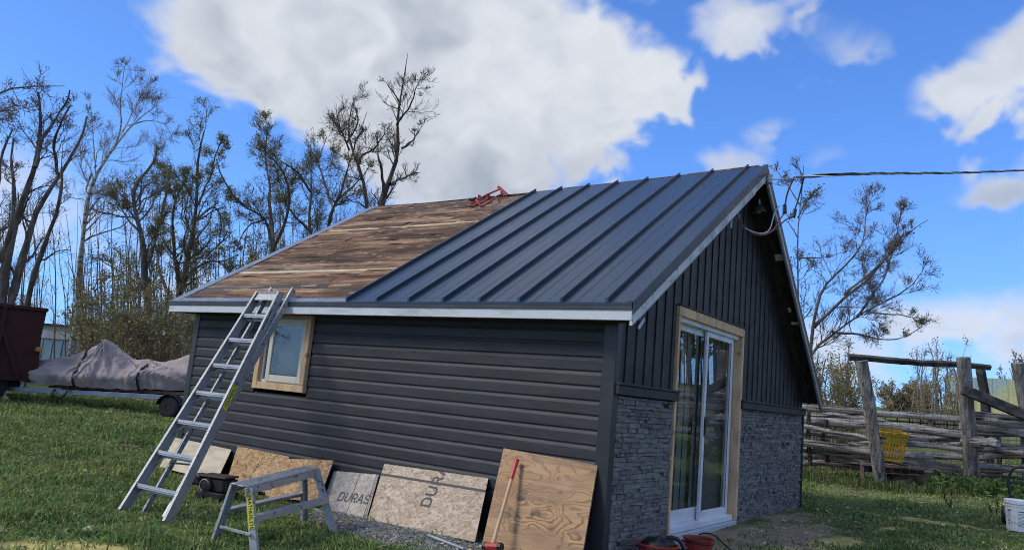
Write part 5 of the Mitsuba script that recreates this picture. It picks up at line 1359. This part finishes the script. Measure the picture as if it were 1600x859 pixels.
def bush(label, D, box_, seed, stems=26, h=1.0, leaves=5000, cols=GREEN, mat='twig_tan', lsize=.035, name='bush', cat='bush', l2=(6, .7), l3=(5, .35), rmin=.006, up=.5, thick=1.6, r0=.03):
    """a thicket: stems rising from the ground over a stretch of the survey"""
    rg = np.random.default_rng(seed)
    x0, x1, ytop = box_
    k = thing(name, label, cat)
    Ps, Rs = [], []
    for s in range(stems):
        x = rg.uniform(x0, x1); d = D + rg.uniform(-thick, thick)
        top = at(x + rg.normal(0, 12), ytop + abs(rg.normal(0, 26)), d)
        base = at(x, 600, d); base[2] = gz(base[0], base[1]) - .05
        n = 9; t = np.linspace(0, 1, n)[:, None]
        P = base * (1 - t) + top * t
        w = gaussian_filter1d(rg.normal(0, .22, (n, 3)), 1.2, axis=0) * t
        Ps.append(P + w); Rs.append(r0 * rg.uniform(.6, 1.5) * (1 - .75 * t[:, 0]))
    P0, R0 = np.stack(Ps), np.stack(Rs)
    P1, R1 = sprout(P0, R0, l2[0], l2[1] * h, rg, up, (.3, .9), 5, .15, .5, .2, rmin)
    P2, R2 = sprout(P1, R1, l3[0], l3[1] * h, rg, up, (.3, .9), 4, .15, .6, .2, rmin * .9)
    part(k, 'stems', join([tubes(P0, R0, 5), tubes(P1, R1, 4), tubes(P2, R2, 3)]), mat, smooth=True)
    m, c = leaf_mesh(np.concatenate([P1, P2[:, [0, 1, 1, 2, 3]]]), leaves, lsize, rg, cols, .08, .1)
    part(k, 'leaves', m, 'leaf_mat', color=c)


bush('olive brush thicket behind the wrapped watercraft', 20.5, (130, 310, 470), 31, 52, 1.5, 13000, lsize=.045, cols=GREEN + TAN)
bush('tall tan and olive scrub between the birch and the roof', 22.5, (125, 330, 400), 32, 42, 1.6, 12000, lsize=.04, cols=GREEN + TAN)
bush('thin scrub at the far left behind the red wagon', 24, (-60, 62, 440), 33, 18, 1.3, 3500, cols=BUD, mat='twig_dark')
bush('leafy understorey behind the left roof slope', 24, (330, 590, 372), 34, 50, 1.4, 15000, lsize=.042, cols=GREEN + TAN[:2])
bush('grey tan thicket behind the fence beside the shed', 17.6, (1240, 1345, 556), 35, 44, .8, 16000, cols=TAN + GREEN, lsize=.03, rmin=.0045)
bush('upright leafing shrub behind the pole gateway', 24, (1425, 1500, 545), 36, 26, .9, 5500, cols=TAN + GREEN, lsize=.028)
bush('far tan bush left of the barn', 60, (1385, 1450, 606), 37, 40, 2.2, 16000, cols=TAN, lsize=.09, rmin=.014, r0=.05)
bush('dark far shrub behind the barn roof at the right edge', 50, (1560, 1680, 556), 38, 26, 1.6, 4000, cols=BUD, lsize=.07, mat='twig_dark', rmin=.014, r0=.06)
bush('dense tall hedge across the field, mirrored in the patio door', 40, (1830, 2700, 330), 39, 90, 2.2, 34000, cols=GREEN, lsize=.17, rmin=.012, r0=.09, mat='twig_dark', name='hedge', cat='hedge')
bush('grey brown saplings massed far behind the left trees', 29, (-60, 590, 310), 40, 105, 1.7, 9000, cols=PALE + GREEN, mat='twig_tan', lsize=.032, rmin=.0055, name='thicket', cat='thicket')
# trees beyond the frame, which the panes mirror
def plain_tree(label, x, y, hgt, seed, **kw):
    rg = np.random.default_rng(seed)
    z0 = float(gz(x, y)) - .1
    k = thing('tree', label, 'tree')
    Ps, Rs = [], []
    for i in range(6):
        n = 15; t = np.linspace(0, 1, n)[:, None]
        top = A([x, y, z0]) + A([*rg.normal(0, hgt * .16, 2), hgt * rg.uniform(.7, 1.0)])
        P = A([x, y, z0]) * (1 - t) + top * t + gaussian_filter1d(rg.normal(0, .5, (n, 3)), 1.6, axis=0) * np.minimum(t * 3, 1) * A([1, 1, .3])
        P[:, :2] = A([x, y]) + (P[:, :2] - A([x, y])) * np.clip(t * 1.8 - .2 * (i > 0), 0, 1.3)
        Ps.append(P); Rs.append((.16 if i == 0 else .11) * (1 - .85 * t[:, 0]))
    P0, R0 = np.stack(Ps), np.stack(Rs)
    P1, R1 = sprout(P0, R0, 12, hgt * .15, rg, .35, (.4, 1.1), 6, .2, .4, .2, .009)
    P2, R2 = sprout(P1, R1, 8, hgt * .08, rg, .35, (.4, 1.0), 4, .15, .5, .2, .007)
    part(k, 'trunk', join([tubes(P0, R0, 7), tubes(P1, R1, 4), tubes(P2, R2, 3)]), 'bark_dark', smooth=True)
    m, c = leaf_mesh(P2[:, [0, 1, 2, 3]], 3500, .06, rg, GREEN)
    part(k, 'leaves', m, 'leaf_mat', color=c)


plain_tree('budding tree mirrored in the patio door, beyond the fence', 9.5, 22, 9, 51)
plain_tree('tall budding tree mirrored in the patio door, behind another', 14, 29, 11, 52)
plain_tree('broad tree mirrored in the far door pane', 7.2, 33, 10, 53)
plain_tree('tree east of the shed beyond the yard', 24, 9, 10, 54)
plain_tree('tree mirrored in the small window, west of the yard', -30, -19, 8, 56)
for nm, px, py, D in (('slim dark sapling stub in the lawn before the fence', 1485, 770, 11.2), ('forked dark sapling stub near the white bucket', 1556, 778, 10.6)):
    b = at(px, py, D); b[2] = gz(b[0], b[1]) - .03
    hh = .36 if px < 1500 else .24
    k = thing('sapling', nm, 'sapling')
    P = [spline([b, b + A([.01, 0, hh * .5]), b + A([.02, 0, hh])], 8), spline([b + A([0, 0, hh * .15]), b + A([-.06, .01, hh * .3]), b + A([-.07, 0, hh * .6])], 8)]
    part(k, 'stem', tubes(np.stack(P), np.full((2, 8), .014) * np.linspace(1, .6, 8), 6), 'black', smooth=True)
    m, c = leaf_mesh(np.stack(P), 40, .03, np.random.default_rng(5), GREEN, .03, .3)
    part(k, 'leaves', m, 'leaf_mat', color=c)
# ---------------------------------------------------------------- grass, weeds, gravel, chips
def blades(xy, h, w, rg, col, lean=.5):
    n = len(xy)
    z = gz(xy[:, 0], xy[:, 1]) - .005
    b = np.stack([xy[:, 0], xy[:, 1], z], -1)
    a = rg.uniform(0, 2 * np.pi, n)
    s = np.stack([np.cos(a), np.sin(a), 0 * a], -1) * (w / 2)[:, None]
    la = rg.uniform(0, 2 * np.pi, n); lm = np.abs(rg.normal(0, lean, n)) * h
    ln = np.stack([np.cos(la) * lm, np.sin(la) * lm, 0 * la], -1)
    m = b + ln * .35 + np.stack([0 * a, 0 * a, h * .6], -1)
    t = b + ln + np.stack([0 * a, 0 * a, h * (1 - .25 * np.minimum(lm / h, 1))], -1)
    v = np.stack([b - s, b + s, m - s * .8, m + s * .8, t], 1).reshape(-1, 3)
    f = (A([[0, 1, 3], [0, 3, 2], [2, 3, 4]])[None] + (np.arange(n) * 5)[:, None, None]).reshape(-1, 3)
    c = np.repeat(col, 5, 0).reshape(n, 5, 3)
    return (v, f), c.reshape(-1, 3)


def scatter(n, rg, near=2.6, far=24.0):
    """points in the part of the yard in view, thinning with distance"""
    u = rg.random(n)
    r = near * (far / near) ** u
    az = np.radians(rg.uniform(74, 184, n))
    return np.stack([EYE[0] + r * np.cos(az), EYE[1] + r * np.sin(az)], -1), r


rg = np.random.default_rng(77)
xy, r = scatter(760000, rg)
x, y = xy.T
bare = np.maximum.reduce([cover_np(x, y, SAW, .8) * .93, cover_np(x, y, DIRT, .7) * .93, cover_np(x, y, GRAV, .5) * .96])
clump = meshkit.fbm(np.stack([x * 1.6, y * 1.6, x * 0], -1), 4, 2)
fine = meshkit.fbm(np.stack([x * 7, y * 7, x * 0], -1), 3, 9)
inside = (x > -LEN - .02) & (x < .09) & (y > -.03) & (y < WID + .05)
keep = (rg.random(len(x)) > bare) & ~inside & (rg.random(len(x)) < .55 + .9 * (fine - .3))
xy, r, clump, fine = xy[keep], r[keep], clump[keep], fine[keep]
x, y = xy.T
rgt = np.where(xy[:, 0] > -.1, .5, 1.0)
h = rgt * (.020 + .075 * np.clip((clump - .42) * 3.4, 0, 1) + .028 * fine) * rg.uniform(.6, 1.3, len(x)) * (1 + .012 * r)
w = (.0050 + .0013 * r) * rg.uniform(.7, 1.3, len(x))
tint = .5 * meshkit.fbm(np.stack([x * .8 + 9, y * .8, x * 0], -1), 3, 31) + .5 * meshkit.fbm(np.stack([x * 4 + 9, y * 4, x * 0], -1), 2, 33)
ca_ = np.array([.175, .265, .090]); cb_ = np.array([.31, .365, .125]); cc_ = np.array([.46, .42, .21])
k1 = np.clip((tint - .40) * 5, 0, 1)[:, None]
col = ca_ * (1 - k1) + cb_ * k1
dry = (rg.random(len(x)) < .10)[:, None]
col = np.where(dry, cc_, col) * rg.uniform(.45, 1.55, (len(x), 1))
m, c = blades(xy, h, w, rg, col, .85)
solo('grass', m, 'blade_mat', 'short uneven green lawn grass around the shed', cat='grass', kind='stuff', color=c)

# taller weeds along the fence
n = 26000
a = rg.random(n); bpt = np.stack([np.interp(a, [0, .5, 1], [-2.6, 1.2, 4.6]), np.interp(a, [0, .5, 1], [9.6, 8.6, 10.3])], -1) + rg.normal(0, .28, (n, 2)) + A([0, .25])
hh = .05 + .14 * rg.random(n) ** 2
col = np.array([(.095, .15, .055), (.15, .19, .07), (.30, .28, .14)])[rg.choice(3, n, p=[.5, .35, .15])] * rg.uniform(.6, 1.3, (n, 1))
kk = rg.random(n) > cover_np(bpt[:, 0], bpt[:, 1], DIRT, .7)
m, c = blades(bpt[kk], hh[kk], np.full(kk.sum(), .016), rg, col[kk], .35)
solo('weeds', m, 'blade_mat', 'rank weeds growing along the rail fence', cat='weeds', kind='stuff', color=c)
n = 5000
bpt = np.stack([rg.uniform(1.4, 4.4, n), 9.3 + rg.normal(0, .35, n)], -1)
P = np.stack([np.stack([bpt[:, 0], bpt[:, 1], gz(bpt[:, 0], bpt[:, 1]) + .02], -1), np.stack([bpt[:, 0], bpt[:, 1], gz(bpt[:, 0], bpt[:, 1]) + .17], -1)], 1)
m, c = leaf_mesh(P, n, .055, rg, [(.09, .15, .05), (.13, .19, .06), (.075, .125, .045)], .03, .0)
solo('leafy_weeds', m, 'leaf_mat', 'broad leaved weeds at the foot of the tall post', cat='weeds', kind='stuff', color=c)

# gravel strip
n = 26000
gx, gy = rg.uniform(-3.4, .9, n), rg.uniform(-1.3, 2.4, n)
ok = (rg.random(n) < cover_np(gx, gy, GRAV, .6)) & ~((gx < .03) & (gy > -.02))
gx, gy = gx[ok], gy[ok]; n = len(gx)
s = .007 + .012 * rg.random(n) ** 2
o8 = A([(1, 0, 0), (-1, 0, 0), (0, 1, 0), (0, -1, 0), (0, 0, 1), (0, 0, -1)], float)
f8 = A([[0, 2, 4], [2, 1, 4], [1, 3, 4], [3, 0, 4], [2, 0, 5], [1, 2, 5], [3, 1, 5], [0, 3, 5]])
v = o8[None] * s[:, None, None] * rg.uniform(.6, 1.4, (n, 6, 1)) * rg.uniform(.6, 1.3, (n, 1, 3))
th = rg.uniform(0, 2 * np.pi, n); c_, s_ = np.cos(th)[:, None], np.sin(th)[:, None]
v = np.stack([v[..., 0] * c_ - v[..., 1] * s_, v[..., 0] * s_ + v[..., 1] * c_, v[..., 2] * .7], -1)
v += np.stack([gx, gy, gz(gx, gy) + s * .35], -1)[:, None]
col = np.array([(.20, .20, .205), (.30, .295, .29), (.13, .13, .135), (.26, .225, .19), (.40, .39, .38)])[rg.choice(5, n, p=[.35, .25, .2, .12, .08])] * rg.uniform(.7, 1.2, (n, 1))
solo('gravel', (v.reshape(-1, 3), (f8[None] + (np.arange(n) * 6)[:, None, None]).reshape(-1, 3)), 'vc_rough', 'grey gravel strewn along the foot of the shed wall', cat='gravel', kind='stuff', color=np.repeat(col, 6, 0))

# pale wood chips and petals lying in the grass
n = 7000
xy, r = scatter(n, rg, 3.0, 15)
x, y = xy.T
right = (x > -.2) & (y > 1.5)
den = np.where(right, .85, .10) * np.clip((meshkit.fbm(np.stack([x * 1.3, y * 1.3, x * 0], -1), 3, 19) - .38) * 5, .1, 1) + cover_np(x, y, GRAV, .6) * .35 + cover_np(x, y, SAW, .8) * .4
ok = (rg.random(n) < den) & ~((x > -LEN - .02) & (x < .09) & (y > -.03) & (y < WID + .05))
xy = xy[ok]; n = len(xy)
L_, W_ = rg.uniform(.008, .036, n), rg.uniform(.005, .014, n)
b = np.stack([xy[:, 0], xy[:, 1], gz(xy[:, 0], xy[:, 1]) + rg.uniform(.01, .045, n)], -1)
a = rg.uniform(0, 2 * np.pi, n)
e1 = np.stack([np.cos(a), np.sin(a), rg.normal(0, .3, n)], -1) * L_[:, None]; e2 = np.stack([-np.sin(a), np.cos(a), rg.normal(0, .4, n)], -1) * W_[:, None]
up_ = A([0, 0, .004])
v = np.stack([b - e1 - e2, b + e1 - e2 * .6, b + e1 * .8 + e2, b - e1 * .9 + e2 * .7], 1)
v = np.concatenate([v, v + up_], 1)
bf = A([[4, 5, 6], [4, 6, 7], [0, 2, 1], [0, 3, 2], [0, 1, 5], [0, 5, 4], [1, 2, 6], [1, 6, 5], [2, 3, 7], [2, 7, 6], [3, 0, 4], [3, 4, 7]])
col = np.array([(.58, .50, .34), (.66, .62, .52), (.50, .38, .20)])[rg.choice(3, n)] * rg.uniform(.6, 1.1, (n, 1))
solo('wood_chips', (v.reshape(-1, 3), (bf[None] + (np.arange(n) * 8)[:, None, None]).reshape(-1, 3)), 'vc_rough', 'pale wood chips scattered over the lawn and gravel', cat='wood chips', kind='stuff', color=np.repeat(col, 8, 0))
m = trimesh.creation.icosphere(4, 1.0)
q = on_ground(1432, 757)
v = m.vertices * A([.62, .24, .20]) * (1 + .7 * (meshkit.fbm(m.vertices * 2.2 + 3, 4, 8)[:, None] - .5))
solo('soil_mound', (v + q + A([0, .1, .0]), m.faces), 'soil_mat', 'dark broken soil bank in the grass before the yellow crate', 'mound', smooth=True)
for lab, px, py, s_ in (('pale rock in the grass at the lower left', 139, 834, .055), ('small pale stone in the grass left of the ladder', 132, 738, .035)):
    q = on_ground(px, py)
    m = trimesh.creation.icosphere(2, 1.0)
    solo('rock', (m.vertices * A([s_ * 1.2, s_, s_ * .7]) * (1 + .5 * (meshkit.fbm(m.vertices * 1.8 + px, 3, 4)[:, None] - .5)) + q + A([0, 0, s_ * .45]), m.faces), 'chip', lab, 'rock', smooth=50)
q = on_ground(200, 702)
solo('stick', pipe([q + A([-.13, -.05, .05]), q + A([0, 0, .06]), q + A([.16, .07, .055])], .012, 6), 'twig_tan', 'short broken stick lying on the lawn', 'stick', smooth=True)
# ---------------------------------------------------------------- ground
_n, _k = _GX.shape
_i, _j = np.meshgrid(np.arange(_n - 1), np.arange(_k - 1), indexing='ij')
_qd = np.stack([_i * _k + _j, (_i + 1) * _k + _j, (_i + 1) * _k + _j + 1, _i * _k + _j + 1], -1).reshape(-1, 4)
solo('ground', (np.stack([_GX, _GY, _GZ], -1).reshape(-1, 3), np.vstack([_qd[:, [0, 1, 2]], _qd[:, [0, 2, 3]]])), 'ground_mat',
     'grassy yard with gravel along the wall, bare soil by the door and sawdust patches', kind='structure', smooth=True)
